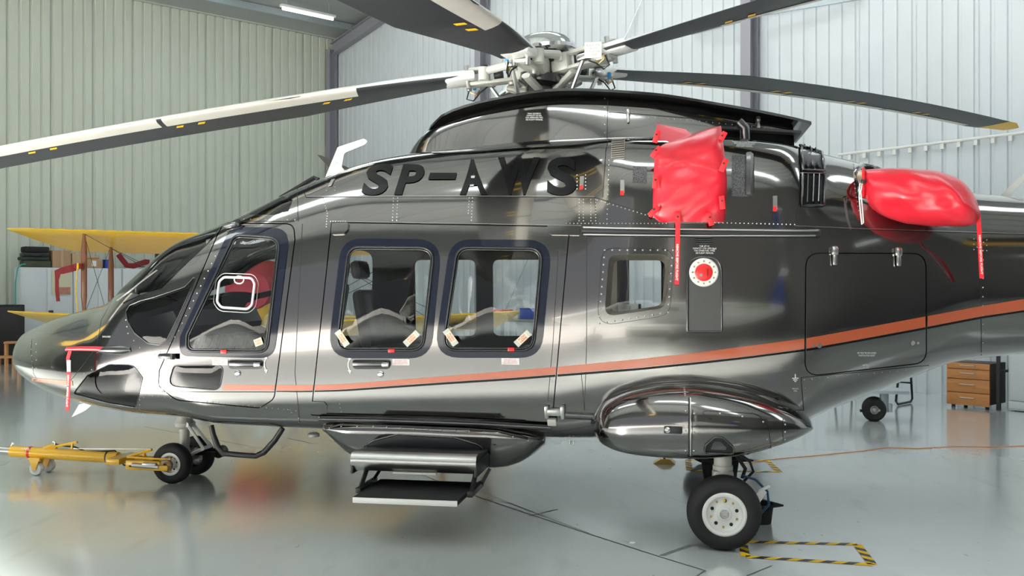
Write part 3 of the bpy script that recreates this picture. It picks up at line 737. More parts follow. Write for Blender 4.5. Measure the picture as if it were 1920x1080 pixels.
# stripe: orange band and dark pinstripe, cut where the doors are separate
top = [(60,708),(130,714),(200,719),(296,720.5),(420,721),(560,722),(640,720.5),(735,713),(842,704.5),(960,695),(1080,684.5),(1200,673),(1300,662),(1400,649),(1520,633),(1640,611),(1742,592),(1840,573.5),(1935,558)]
bot = [(60,714),(130,723),(200,728),(296,730),(420,731.5),(560,732.5),(640,730),(735,723),(842,715.5),(960,708),(1080,698.5),(1200,689),(1300,679),(1400,668),(1520,652.5),(1640,631),(1742,612),(1840,593),(1935,579)]
def yy(L, x): return float(np.interp(x, [p[0] for p in L], [p[1] for p in L]))
def edge_x(poly, y):        # left and right x of a polygon at height y
    xs = []
    for i in range(len(poly)):
        (x0, y0), (x1, y1) = poly[i-1], poly[i]
        if (y0 > y) != (y1 > y): xs.append(x0+(y-y0)*(x1-x0)/(y1-y0))
    return min(xs), max(xs)
def stripe_piece(name, x0, x1, m, parent, lo, hi, off=.0028):
    n = max(2, int((x1[0]-x0[0])/20)); T_ = []; B_ = []
    for i in range(n+1):
        t = i/n; xt = x0[0]+(x1[0]-x0[0])*t; xb = x0[1]+(x1[1]-x0[1])*t; T_.append((xt, lo(xt))); B_.append((xb, hi(xb)))
    patch(name, T_+B_[::-1], m, parent, off=off, step=14, rim=False)
pl, pr_ = edge_x(pilot_door_px, 726); sl, sr = edge_x(slide_px, 710); al, ar = edge_x(aftdoor_px, 620)
lo1 = lambda x: yy(top, x); hi1 = lambda x: yy(bot, x); lo2 = lambda x: yy(bot, x)+.8; hi2 = lambda x: yy(bot, x)+np.interp(x, [0, 500, 700, 1100, 1900], [1.2, 2.2, 4.5, 5, 4])
G = 2.0
segs = [((60, 60), (pl-G, pl-G), heli), ((pl+G, pl+G), (edge_x(pilot_door_px, 722)[1]-G, edge_x(pilot_door_px, 731)[1]-G), door_p), ((edge_x(pilot_door_px, 722)[1]+G, edge_x(pilot_door_px, 731)[1]+G), (edge_x(slide_px, 722)[0]-G, edge_x(slide_px, 732)[0]-G), heli),
        ((edge_x(slide_px, 722)[0]+G, edge_x(slide_px, 732)[0]+G), (edge_x(slide_px, 686)[1]-G, edge_x(slide_px, 700)[1]-G), door_s), ((edge_x(slide_px, 686)[1]+G, edge_x(slide_px, 700)[1]+G), (al-G, al-G), heli),
        ((al+G, al+G), (ar-G, ar-G), door_a), ((ar+G, ar+G), (1930, 1930), heli)]
low_cut = [p for p in low_gl]
for x0, x1, par in segs:
    if par is door_p:   # the stripe runs behind the lower window: stop at its edges
        stripe_piece('side_stripe', x0, (314, 314), orange, par, lo1, hi1); stripe_piece('side_stripe', (420, 417), x1, orange, par, lo1, hi1)
        stripe_piece('pinstripe', (x0[1], x0[1]), (x1[1], x1[1]), letter_black, par, lambda x: max(lo2(x), 734.0), lambda x: max(hi2(x), 735.5)); continue
    if x0[0] < 100:
        stripe_piece('side_stripe', x0, (136, 137), orange, par, lo1, hi1); stripe_piece('side_stripe', (267, 267), x1, orange, par, lo1, hi1); continue
    stripe_piece('side_stripe', x0, x1, orange, par, lo1, hi1)
    stripe_piece('pinstripe', (x0[1], x0[1]), (x1[1], x1[1]), letter_black, par, lo2, hi2)
# registration letters, one object each
for ch, q in (('S', ((692,308),(742,308),(722,367),(676,367))), ('P', ((757,309),(801,309),(783,366),(739,366))), ('-', ((807,325),(857,325),(854,337),(803,337))),
              ('A', ((868,300),(905,300),(914,366),(862,366))), ('W', ((934,296),(1013,296),(1002,366),(938,366))), ('S', ((1027,296),(1082,296),(1081,367),(1025,367)))):
    decal('registration_letter', ch, q, letter_black, heli, off=.006, sub=.09, bold=.035)
# panel seams
b = MB()
for pts in ([(574,370),(700,369),(900,369),(1115,370)], [(574,370),(571,362),(580,348),(592,342)], [(1115,370),(1222,404)], [(1115,370),(1118,418)], [(1140,173),(1138,262)], [(1141,262),(1136,280),(1130,370)],
            [(557,347),(559,415)], [(437,415),(552,415)], [(1495,268),(1500,300),(1498,380),(1490,428)], [(1600,300),(1603,340),(1612,400)], [(1490,425),(1610,430),(1920,440)],
            [(1838,425),(1840,682)], [(1502,708),(1741,685)], [(1502,708),(1508,782)], [(1741,685),(1742,703),(1738,716)], [(183,760),(240,768),(256,774)], [(60,636),(58,660),(63,700),(72,716)],
            [(210,565),(190,600),(182,650)], [(176,658),(158,682),(133,713)], [(1090,700),(1096,770)], [(1047,470),(1037,640),(1024,788)], [(567,420),(560,560),(553,700),(563,800)], [(262,775),(558,803)],
            [(1100,440),(1100,640),(1096,770)], [(745,300),(900,285),(1030,266),(1140,266)]):
    b = MB(); ribbon(b, pts, .004, off=.0012); b.build('panel_seam', seam_m, heli, smooth=False)
b = MB()
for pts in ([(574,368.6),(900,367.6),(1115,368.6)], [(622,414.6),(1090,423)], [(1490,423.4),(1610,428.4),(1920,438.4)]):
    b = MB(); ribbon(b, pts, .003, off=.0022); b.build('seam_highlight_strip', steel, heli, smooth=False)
b = MB()
for q in (pilot_sur_px, ): pass
ribbon(b, offset_poly(aft_sur, 1), .004, .006, closed=True); b.build('frame_edge', gunmetal, heli, smooth=False)
# rivets: one mesh, far too small to pick apart
rv = MB()
def rivet(p, n, r=.0045):
    x = n.orthogonal().normalized(); y = n.cross(x); k = len(rv.v)
    rv.v += [tuple(p+(x*math.cos(i*math.pi/3)+y*math.sin(i*math.pi/3))*r) for i in range(6)]+[tuple(p+n*r*.55)]
    rv.f += [(k+i, k+(i+1) % 6, k+6) for i in range(6)]; rv.m += [0]*6
def rivets(pts, step, r=.0045, closed=False, surf=None, off=.001):
    S = surf or HULL
    for p in resample(pts, step, closed):
        q, n = S.pn(*p); rivet(q+n*off, n, r)
rivets(offset_poly([(1136,471),(1260,471),(1251,584),(1126,604)], 2), 14, .0065, True, off=.006)
rivets([(606,372),(614,400),(612,425)], 5); rivets([(738,371),(736,413)], 6); rivets([(746,371),(744,413)], 6); rivets([(880,371),(878,400)], 6); rivets([(886,371),(884,413)], 6)
for x in (1086, 1094, 1108, 1117): rivets([(x,374),(x,414)], 6)
rivets([(1120,375),(1240,412),(1285,416),(1490,421)], 8); rivets([(620,415),(648,415)], 5); rivets([(1062,419),(1125,419),(1250,419)], 7)
rivets([(1508,712),(1741,690)], 15); rivets([(1508,712),(1512,776)], 16); rivets([(1843,470),(1843,660)], 17, .005); rivets([(1826,448),(1826,468),(1850,450),(1850,470)], 8)
rivets([(58,644),(62,700)], 12); rivets([(68,645),(68,690)], 14); rivets([(236,600),(240,625),(262,652),(290,665),(312,655),(335,620),(404,480)], 15, .005); rivets([(140,730),(158,700),(200,680),(250,681),(268,702),(270,745)], 15, .005)
rivets([(262,740),(262,768),(268,775)], 9); rivets([(275,741),(400,754),(555,770)], 11); rivets([(420,410),(470,411),(553,412)], 14); rivets([(540,768),(560,784),(562,800)], 9); rivets([(1134,185),(1130,250)], 16)
rivets([(1142,300),(1138,420)], 9); rivets([(1600,310),(1602,345),(1610,395)], 8); rivets([(635,750),(640,772)], 8); rivets([(650,302),(690,300)], 6)
for cx_, cy_ in ((888,338),(1090,340),(620,343)):
    for dx in (-8, 8): rivets([(cx_+dx,cy_-12),(cx_+dx,cy_+14)], 6)
# stickers, placards, plates
def plate(name, x, y, w, h, m, parent, off=.0045, rot=0.0, t=.002, bev=0.0):
    p, R = at(x, y, off); R = R @ Matrix.Rotation(rot, 3, 'Z'); return MB().box(p, (w, h, t), R, bev=bev).build(name, m, parent, smooth=bev > 0)
for x, y in ((886,340),(1091,342),(1167,350),(1453,380),(622,343)): plate('silver_sticker', x, y, .027, .088, steel, heli)
for x, y in ((1091,352),(1167,362),(1453,392)): plate('red_stripe_mark', x-.6, y, .024, .03, red_m, heli, off=.006)
pink = mat('placard_pink', (.75, .55, .53), .5)
ptx = mat('placard_text_red', (.5, .05, .05), .5)
for x, y, pr in ((752,679,door_s),(957,677.5,door_s),(413,679,door_p)):
    plate('placard', x, y, .12, .042, white_print, pr, off=.004)
    decal('placard_lettering', 'EMERGENCY EXIT\nPULL RED HANDLE\nPUSH WINDOW OUT', ((x-14,y-4.2),(x+14,y-4.2),(x+14,y+4.2),(x-14,y+4.2)), ptx, pr, off=.0065)
decal('capacity_lettering', 'FUEL JET A1\nCAPACITY 1130 l (299 USgal)\nFOR OTHER FUEL TYPES\nSEE FLIGHT MANUAL', ((1299,460),(1343,460),(1343,476),(1299,476)), white_print, heli, off=.003)
decal('placard_lettering', 'KEY MUST BE ON CLOSED\nPOSITION FOR FLIGHT', ((1607,660),(1642,660),(1642,668),(1607,668)), white_print, door_a)
decal('placard_lettering', 'BATTERY\nACCESS', ((1617,683),(1630,683),(1630,690),(1617,690)), white_print, door_a)
decal('placard_lettering', 'GROUND\nHERE', ((1485,727),(1497,727),(1497,734),(1485,734)), white_print, heli)
decal('placard_lettering', 'ENGINE OIL TOTAL QUANTITY\nMAX CONSUMPTION AND\nAPPROVED OILS SEE\nTHE FLIGHT MANUAL', ((1373,266),(1418,268),(1418,277),(1373,276)), white_print, heli)
decal('placard_lettering', 'WATER DRAIN\nPRESS AND DRAIN', ((1055,818),(1085,819),(1085,826),(1055,825)), white_print, heli)
decal('placard_lettering', 'STATIC PORT', ((193,630),(208,630),(208,633),(193,633)), white_print, heli)
decal('placard_lettering', 'TURNING RADIUS LIMIT\n25 kts', ((268,721.5),(294,721.5),(294,729.5),(268,729.5)), white_print, heli, off=.005)
bb = MB()
for dy, w_ in ((0, 12), (3.2, 8), (6, 4)): ribbon(bb, [(1491-w_/2,709+dy),(1491+w_/2,709+dy)], .006, .003)
ribbon(bb, [(1491,701),(1491,709)], .006, .003); bb.build('ground_symbol', white_print, heli, smooth=False)
for x, y, par in ((654,684,door_s),(497,683,door_p)):       # curved open/close arrows
    b = MB(); P_ = [(x-2+abs(t)**2*3, y+t*10) for t in (-1,-.6,-.2,.2,.6,1)]; P_ = [(x-3*(1-t*t)+2, y+t*10) for t in (-1,-.6,-.2,.2,.6,1)]
    ribbon(b, P_, .008, .0045); 
    for s_ in (-1, 1):
        e = P_[0] if s_ < 0 else P_[-1]; q = [HULL.px(e[0]+dx, e[1]+dy, .0045) for dx, dy in ((-3.4,0),(3.4,0),(.8,s_*7))]; b.add(q, [(0,1,2)])
    b.build('open_arrow', white_print, par, smooth=False)
    decal('placard_lettering', 'OPEN', ((x-8,y-18),(x+1,y-18),(x+1,y-15),(x-8,y-15)), white_print, par)
for x, y in ((1536,648),(1525,649),(1711,643),(1721,643)):
    p, R = at(x, y, .002); b = MB(); b.cyl(p, p+R@Vector((0,0,.003)), .016 if x in (1536,1711) else .009, n=16); b.build('cam_lock', steel, door_a)
# push-here stickers on the cabin windows, red pull tabs
cream = mat('cream_sticker', (.75, .66, .48), .5)
for x, y, r in ((646,634,-.95),(775,634,.75),(848,632,-.95),(982,634,.75)):
    p, R = at(x, y, .045); R = R@Matrix.Rotation(r, 3, 'Z'); MB().box(p, (.115, .045, .003), R).build('push_sticker', cream, door_s, smooth=False)
    for e in (-1, 1): MB().box(p+R@Vector((e*.05, 0, .001)), (.022, .047, .004), R).build('tape_end', offwhite, door_s, smooth=False)
    flat_text('sticker_lettering', 'PUSH\nHERE', M4(p+R@Vector((0,0,.004)), R@Matrix.Rotation(0, 3, 'Z')), .055, .032, ptx, door_s)
p, R = at(488, 641, .03); MB().box(p, (.06, .05, .003), R@Matrix.Rotation(.35, 3, 'Z')).build('push_sticker', cream, door_p, smooth=False)
flat_text('sticker_lettering', 'PUSH\nHERE', M4(p+R@Vector((0,0,.003)), R@Matrix.Rotation(.35, 3, 'Z')), .045, .032, ptx, door_p)
for x, y, pr in ((735,657.5,door_s),(959,655,door_s),(421,659,door_p)):
    p, R = at(x, y, .012); b = MB(); b.box(p, (.048, .026, .012), R, bev=.004); b.build('red_pull_tab', red_m, pr)
    flat_text('tab_lettering', 'PULL', M4(p+R@Vector((0,0,.0068)), R), .03, .012, mat('dark_red_print', (.25, 0, 0), .5), pr)
# handles: pilot door and sliding door
for x, y, pr, w in ((461,683,door_p,66),(697,683,door_s,73)):
    rp = rounded([(x-w/2,y-9,6),(x+w/2,y-9,6),(x+w/2-2,y+9,8),(x-w/2+2,y+9,8)])
    patch('handle_recess', rp, black_m, pr, off=.004, step=8)
    p, R = at(x-3, y-1, .016); h = MB(); h.box(p, (w*.0036*.92, .042, .026), R, bev=.012); hd = h.build('door_handle', gunmetal, pr)
    p, R = at(x+w/2-9, y, .026); MB().box(p, (.05, .034, .02), R, bev=.008).build('release_button', chrome, pr)
for x, y, pr in ((714,701.5,door_s),(446,700,door_p)):
    p, R = at(x, y, .002); n = R@Vector((0,0,1)); b = MB(); b.lathe([(.022,0),(.022,.006),(.016,.010),(.008,.011),(0,.011)], p, n, 20); b.build('key_lock', chrome, pr)
# hinges
for x, y in ((438,426),(316,668)):
    p, R = at(x, y, .02); b = MB(); b.box(p, (.13, .04, .045), R, bev=.014); b.build('door_hinge', gunmetal, heli)
    p2 = p+R@Vector((.055,0,.012)); MB().cyl(p2-R@Vector((0,.02,0)), p2+R@Vector((0,.02,0)), .016, n=12).build('hinge_pin', black_m, heli)
for x, y in ((1563,478),(1682,480)):
    p, R = at(x, y, .018); b = MB(); b.box(p+R@Vector((0,.025,0)), (.045, .06, .035), R, bev=.014); b.box(p+R@Vector((0,-.03,0)), (.03, .08, .02), R, bev=.009); b.build('door_latch', steel, heli)
for x, y in ((1179,216),(1420,232)): pass
# corner brackets of the sliding door
for pts in ([(624,419),(655,419),(653,432),(646,440),(622,441)], [(1027,423),(1088,424),(1087,442),(1034,441),(1027,434)]):
    patch('roller_bracket', rounded([(a, c, 3) for a, c in pts]), paint, heli if pts[0][0] > 900 else door_s, off=.018, step=8)
for pts in ([(582,752),(608,753),(614,760),(613,776),(582,776)], [(995,752),(1036,752),(1032,790),(983,787)]):
    patch('corner_plate', rounded([(a, c, 4) for a, c in pts]), paint, door_s, off=.008, step=8)
# rails
def rail(name, pts, r, m, off, parent=heli, flat=1.0):
    b = MB(); b.tube([HULL.px(x, y, off) for x, y in resample(pts, 30, False)], r, 8, flat=flat); return b.build(name, m, parent, ang=60)
rail('upper_rail', [(1092,433),(1300,436),(1535,438)], .028, black_m, .010); rail('rail_track', [(1095,428),(1300,431),(1530,434)], .007, steel, .035); rail('rail_track', [(1095,441),(1300,443),(1525,443)], .006, steel, .032)
rail('lower_rail', [(600,783),(700,785),(900,792),(1034,799)], .022, gunmetal, .014); rail('rail_track', [(602,778),(800,782),(1034,794)], .005, black_m, .03)
rail('door_sill_strip', [(1050,778),(1118,781)], .020, gunmetal, .012)
b = MB(); p, R = at(1040, 770, .03); b.box(p, (.10, .05, .05), R, bev=.015); b.box(p+R@Vector((-.05,0,0)), (.03, .09, .045), R, bev=.01); b.box(p+R@Vector((.055,0,0)), (.03, .09, .05), R, bev=.01); b.build('rail_roller', steel, heli)
b = MB(); p, R = at(1036, 787, .03); b.box(p, (.06, .05, .04), R, bev=.008); b.build('roller_guard', offwhite, heli)
# fuel panel
fp = rounded([(1289,482,30),(1353,482,30),(1353,622,3),(1289,622,3)])
b = MB(); b.tube([HULL.px(*q, .006) for q in resample(fp, 9)], .007, 6, closed=True); b.build('fuel_panel_frame', gunmetal, heli, ang=180)
patch('fuel_panel', offset_poly(fp, -2), mat('fuel_bay_grey', (.09,.09,.09), .35, .5), heli, off=.002, step=12)
p, R = at(1319.5, 511, .004); n = R@Vector((0,0,1))
b = MB(); b.lathe([(.093,0),(.093,.008),(.086,.014),(.058,.014),(.056,.010)], p, n, 36); fc = b.build('fuel_filler_ring', white_m, heli)
b = MB(); b.lathe([(.056,.008),(.055,.016),(.05,.019),(0,.019)], p, n, 32); b.build('fuel_cap', red_m, fc)
b = MB(); b.box(p+R@Vector((.02,0,.021)), (.012, .05, .006), R, bev=.003); b.build('cap_lever', mat('dark_red_plastic', (.35,.005,.005), .4), fc)
for i in range(12):
    a = i*math.pi/6; q = p+R@Vector((.072*math.cos(a), .072*math.sin(a), .013)); MB().cyl(q, q+n*.006, .006, n=8).build('ring_screw', mat('brass', (.5,.35,.15), .35, .9), fc)
b = MB(); b.cyl(p+R@Vector((-.018,-.018,.018)), p+R@Vector((-.018,-.018,.023)), .010, n=12); b.build('cap_lock', steel, fc)
# small louvre above
patch('vent_plate', rounded([(1300,442,2),(1335,442,2),(1334,458,2),(1302,458,2)]), black_m, heli, off=.002, step=8)
for k in range(4):
    p, R = at(1319, 444.5+k*3.7, .007); MB().box(p, (.10, .008, .012), R@Matrix.Rotation(.5, 3, 'X')).build('louvre_blade', gunmetal, heli, smooth=False)
# mesh grilles and scoop of the engine bay
def grille_mat():
    m = bpy.data.materials.new('wire_mesh'); m.use_nodes = True; nt = m.node_tree; bs = nt.nodes['Principled BSDF']; tc = nt.nodes.new('ShaderNodeTexCoord')
    v = nt.nodes.new('ShaderNodeTexVoronoi'); v.inputs['Scale'].default_value = 220; nt.links.new(tc.outputs['Object'], v.inputs[0]); r = nt.nodes.new('ShaderNodeValToRGB')
    r.color_ramp.elements[0].color = (.004,.004,.004,1); r.color_ramp.elements[1].color = (.12,.12,.13,1); r.color_ramp.elements[0].position = .35; r.color_ramp.elements[1].position = .5
    nt.links.new(v.outputs['Distance'], r.inputs[0]); nt.links.new(r.outputs[0], bs.inputs['Base Color']); bs.inputs['Roughness'].default_value = .4; bs.inputs['Metallic'].default_value = .5; return m
gm = grille_mat()
patch('mesh_grille', [(1187,312),(1213,313),(1213,344),(1186,344)], gm, heli, off=.003, step=8)
patch('mesh_grille', [(1372,292),(1400,292),(1400,369),(1372,368)], gm, heli, off=.003, step=8)
b = MB()
for t in range(9):
    y = 294+t*9; p, R = at(1405, y, 0); b.v += [tuple(p+R@Vector((x, 0, z))) for x, z in ((-.03,0),(-.025,.045),(.0,.055),(.022,.03),(.025,0))]
for t in range(8):
    for k in range(4): a = t*5+k; b.f.append((a, a+1, a+6, a+5)); b.m.append(0)
b.f += [tuple(range(5)), tuple(range(44, 39, -1))]; b.m += [0, 0]; b.build('vent_scoop', gunmetal, heli)
patch('scoop_slot', rounded([(1410,295,2),(1414,295,2),(1414,362,2),(1410,362,2)]), seam_m, heli, off=.002, step=6)
patch('intake_grille', rounded([(1147,262,3),(1172,260,3),(1171,299,3),(1146,299,3)]), mat('beige_grille', (.33,.30,.25), .45, .2), heli, off=.004, step=6)
for k in range(9):
    p, R = at(1159, 265+k*4.0, .007); MB().box(p, (.085, .004, .006), R).build('grille_slat', gunmetal, heli, smooth=False)
# exhaust-bay louvres: framed dark openings with three vanes each
for quad in ([(1500,272),(1540,282),(1544,322),(1503,320)], [(1503,326),(1545,328),(1543,386),(1502,386)]):
    lv = patch('louvre_opening', quad, black_m, heli, off=.003, step=8)
    b = MB(); b.tube([HULL.px(*q, .012) for q in resample(quad, 7)], .009, 6, closed=True); b.build('louvre_frame', gunmetal, lv, ang=60)
    for k in range(3):
        t = .2+.26*k; A = [quad[0][i]*(1-t)+quad[1][i]*t for i in (0, 1)]; B_ = [quad[3][i]*(1-t)+quad[2][i]*t for i in (0, 1)]
        p0, R0 = at(A[0]+3, A[1]+4, .012); p1, _ = at(B_[0]+3, B_[1]-4, .012); ax = (p1-p0); c = (p0+p1)/2; ax.normalize(); nn = R0@Vector((0,0,1)); s_ = ax.cross(nn).normalized(); nn = s_.cross(ax)
        MB().box(c, ((p1-p0).length, .055, .006), Matrix((ax, s_, nn)).transposed()@Matrix.Rotation(.7, 3, 'X')).build('vane', gunmetal, lv, smooth=False)
b = MB(); b.tube([HULL.px(1398,256,-.01), HULL.px(1396,250,.04)+Vector((0,0,.03)), HULL.px(1392,246,.06)+Vector((-.03,0,.05))], .035, 14); b.build('drain_pipe', gunmetal, heli)
# antennas, fins
def fin(name, pts, v, thick, m, parent=heli):
    q = [inv(x, y, v) for x, y in pts]; M = Matrix(((1,0,0,0),(0,0,-1,v),(0,1,0,0),(0,0,0,1))); b = MB(); b.prism(q, thick, M); return b.build(name, m, parent, ang=40)
an = fin('blade_antenna', rounded([(610,334,1),(634,276,6),(683,260,4),(690,265,4),(685,271,4),(646,287,8),(641,314,4),(655,327,2)]), -.45, .018, white_m)
p = P3(629, 308, -.461); Mx = Matrix(((1,0,0,p.x),(0,0,-1,p.y),(0,1,0,p.z),(0,0,0,1))); b = MB(); b.tube([Mx@Vector((.018*math.cos(t*.5),.018*math.sin(t*.5),0)) for t in range(9)], .0012, 4); b.build('antenna_emblem', mat('blue_print', (.05,.15,.4), .5), an)
flat_text('antenna_lettering', 'DG', Mx, .022, .013, MATS['blue_print'], an)
fin('blade_antenna', rounded([(595,290,1),(604,292,2),(668,321,1),(668,330,1),(632,330,1)]), .35, .02, black_m)
fin('ventral_fin', [(135,782),(149,758),(182,752),(160,770)], -.25, .012, white_m)
b = MB(); b.tube([P3(525,372,-.15), P3(590,333,-.1), P3(597,337,-.1)], .02, 6); b.build('wire_cutter', black_m, heli)
fin('tail_antenna', [(1868,372),(1888,372),(1934,322),(1929,316)], -.1, .012, white_m)
# wipers at the foot of the windscreen
b = MB(); b.tube([P3(195,588,-.45), P3(210,572,-.45), P3(222,560,-.42), P3(216,566,-.3)], .016, 8); b.box(P3(230,568,-.5), (.06,.05,.04), bev=.01); b.build('wiper_pivot', gunmetal, heli)
b = MB(); b.tube([HULL.px(226,566,.03), HULL.px(250,553,.05), HULL.px(275,533,.05), HULL.px(300,510,.03)], .008, 6); b.build('wiper_arm', gunmetal, heli)
b = MB(); b.tube([P3(215,572,-.2), P3(262,540,-.3), P3(275,533,-.3)], .008, 6); b.build('wiper_arm', black_m, heli)
fin('wiper_fairing', [(192,588),(203,570),(213,559),(222,553),(229,556),(228,570),(216,584),(205,590)], -.33, .05, dark_paint)
# pitot tube and its mast
p0 = HULL.px(247, 655, -.02); b = MB(); tip = P3(196, 656, -.93)
b.lathe([(.001,-.16),(.016,-.15),(.028,-.10),(.034,-.02),(.034,.04),(.02,.10),(.002,.13)], P3(222,656,-1.03), (1,0,.02), 18); b.build('pitot_body', gunmetal, heli)
b = MB(); b.tube([P3(222,657,-1.03), P3(236,660,-.98), p0], [.03,.028,.03], 10); b.build('pitot_mast', gunmetal, heli)
b = MB(); b.tube([P3(204,655,-1.03), P3(150,653,-1.03)], .010, 8); b.build('pitot_probe', steel, heli)
# ---------------------------------------------------------------- doghouse (gearbox cowling)
DS = [(1.86,.02,2.50),(1.95,.17,2.62),(2.1,.31,2.77),(2.3,.41,2.87),(2.7,.49,2.96),(3.2,.52,3.01),(3.8,.50,2.97),(4.4,.45,2.87),(4.86,.42,2.77)]
DOG = Surf([d[0] for d in DS], [[(w+.14,2.30),(w+.10,2.42),(w+.05,2.42+(z-2.42)*.45),(w+.01,2.42+(z-2.42)*.8),(w-.05 if w > .1 else w*.8,z+.01),(0,z+.02)] for u,w,z in DS], .08, mir0=False); DOG.prep(120, 40)
def surf_mesh(name, S, m, parent, nu, ns, sides=(1, -1), caps=True):
    U = np.linspace(S.u0, S.u1, nu); W = np.linspace(0, S.NS, ns); A, B_ = np.meshgrid(U, W, indexing='ij'); p = S.P(A.ravel(), B_.ravel()); b = MB()
    for f in sides:
        vs = [(q[0], q[1]*f, q[2]) for q in p]; fs = [(i*ns+j, (i+1)*ns+j, (i+1)*ns+j+1, i*ns+j+1) for i in range(nu-1) for j in range(ns-1)]
        if caps: fs += [tuple(range(ns)), tuple((nu-1)*ns+j for j in range(ns))]
        b.add(vs, fs)
    return b.build(name, m, parent, ang=60)
dog = surf_mesh('gearbox_cowling', DOG, paint, heli, 70, 26)
b = MB()
for pts in ([(1140,173),(1138,262)], [(1141,210),(1300,222),(1475,240)]): b = MB(); ribbon(b, pts, .004, .002, surf=DOG); b.build('cowling_seam', seam_m, dog, smooth=False)
for k in range(5):
    q, n = DOG.pn(1134, 185+16*k); rivet(q+n*.001, n, .006)
for pts, st in (([(1145,214),(1300,226),(1470,244)], 12),):
    for p in resample(pts, st, False): q, n = DOG.pn(*p); rivet(q+n*.001, n, .004)
decal('placard_lettering', 'MAIN GEARBOX\nCAPACITY US GAL\nFOR APPROVED OILS\nSEE FLIGHT MANUAL', ((986,212),(1018,212),(1018,226),(986,226)), white_print, dog, surf=DOG)
for x, y in ((1178,216),(1421,230)):
    p, R = at(x, y, .012, DOG); b = MB(); b.box(p+R@Vector((0,.02,0)), (.03, .045, .03), R, bev=.01); b.box(p-R@Vector((0,.03,0)), (.022, .07, .016), R, bev=.007); b.build('cowling_latch', steel, dog)
def plate_loft(name, stn, th, m, parent):      # stn: u, half width, z
    b = MB(); n = len(stn)
    for u, w, z in stn: b.v += [(u,-w,z),(u,-w*.97,z+th),(u,w*.97,z+th),(u,w,z)]
    for i in range(n-1):
        for k in range(4): b.f.append((i*4+k,(i+1)*4+k,(i+1)*4+(k+1)%4,i*4+(k+1)%4)); b.m.append(0)
    b.f += [(0,1,2,3),tuple((n-1)*4+k for k in (3,2,1,0))]; b.m += [0,0]; return b.build(name, m, parent, ang=30)
lp = []
for u in np.linspace(2.10, 4.98, 30):
    w = float(pchip([d[0] for d in DS]+[5.1], [d[1] for d in DS]+[.41], np.array([u]))[0]); z = float(pchip([d[0] for d in DS]+[5.1], [d[2] for d in DS]+[2.70], np.array([u]))[0])
    k = min(1, (u-2.10)/.25); lp.append((u, (w+.03)*(.55+.45*k**.5), z+.005-.05*(1-k)**2))
plate_loft('cowling_lip', lp, .022, mat('lip_graphite', (.05,.05,.052), .25, .5, 1.0), dog)
plate_loft('rear_lip', [(4.35,.55,2.71),(4.6,.56,2.69),(4.9,.55,2.665)], .02, black_m, dog)
# engine exhaust stub
ex0 = P3(1598, 338, -.62); ex1 = P3(1645, 352, -.86); b = MB(); ax = (ex1-ex0).normalized()
b.lathe([(.08,0),(.085,.1),(.088,(ex1-ex0).length),(.08,(ex1-ex0).length),(.07,.1)], ex0, ax, 28); b.build('exhaust_stub', nozzle_m, heli)
b = MB(); b.tube([HULL.px(*q, .004) for q in resample([(1606,322),(1616,312),(1640,316),(1668,332),(1672,360),(1640,384),(1614,372)], 8)], .022, 8, closed=True); b.build('exhaust_fairing', paint, heli, ang=180)
# sponson
SPX = [(1113,803,808,1.28),(1118,783,825,1.42),(1135,771,838,1.50),(1165,758,850,1.555),(1205,749,857,1.59),(1250,744,861,1.61),(1300,743,863,1.62),(1350,748,861,1.61),(1400,757,855,1.59),(1440,766,844,1.55),(1480,778,829,1.49),(1510,789,815,1.42),(1524,799,806,1.36)]
rows = []; us_ = []
for x, yt, yb, vo in SPX:
    u, zt = inv(x, yt, -vo); _, zb = inv(x, yb, -vo); h = zt-zb; us_.append(u); c = min(.12, h*.3)
    rows.append([(.80,zb-.03),(1.0,zb-.03),(vo-.10,zb-.030),(vo+.0,zb+h*.08),(vo+.01,zb+h*.45),(vo,zb+h*.75),(vo-.05,zt+.012),(vo-.16,zt+.035),(1.0,zt+.045),(.80,zt+.045)])
SPN = Surf(us_, rows, .04, mir0=False, mir1=False); SPN.prep(140, 50)
spn = surf_mesh('sponson', SPN, paint, heli, 90, 40, (1,)); surf_mesh('sponson', SPN, paint, heli, 60, 24, (-1,))
b = MB()
for pts in ([(1292,746),(1292,862)],): ribbon(b, pts, .010, .002, surf=SPN)
ribbon(b, rounded([(1299,768,8),(1420,776,20),(1441,800,10),(1446,842,3)]), .003, .002, surf=SPN)
ribbon(b, [(1299,768),(1297,855)], .004, .002, surf=SPN); ribbon(b, [(1468,785),(1468,835)], .003, .002, surf=SPN)
b.build('sponson_seam', seam_m, spn, smooth=False)
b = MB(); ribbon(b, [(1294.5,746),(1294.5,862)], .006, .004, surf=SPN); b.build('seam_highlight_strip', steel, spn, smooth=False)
for pts, st in (([(1286,770),(1286,845)], 36), ([(1302,775),(1301,845)], 36), ([(1350,775),(1392,781)], 42), ([(1431,791),(1438,824)], 32), ([(1472,796),(1472,824)], 14), ([(1283,728),(1285,742)], 4)):
    for p in resample(pts, st, False): q, n = SPN.pn(*p); rivet(q+n*.001, n, .006)
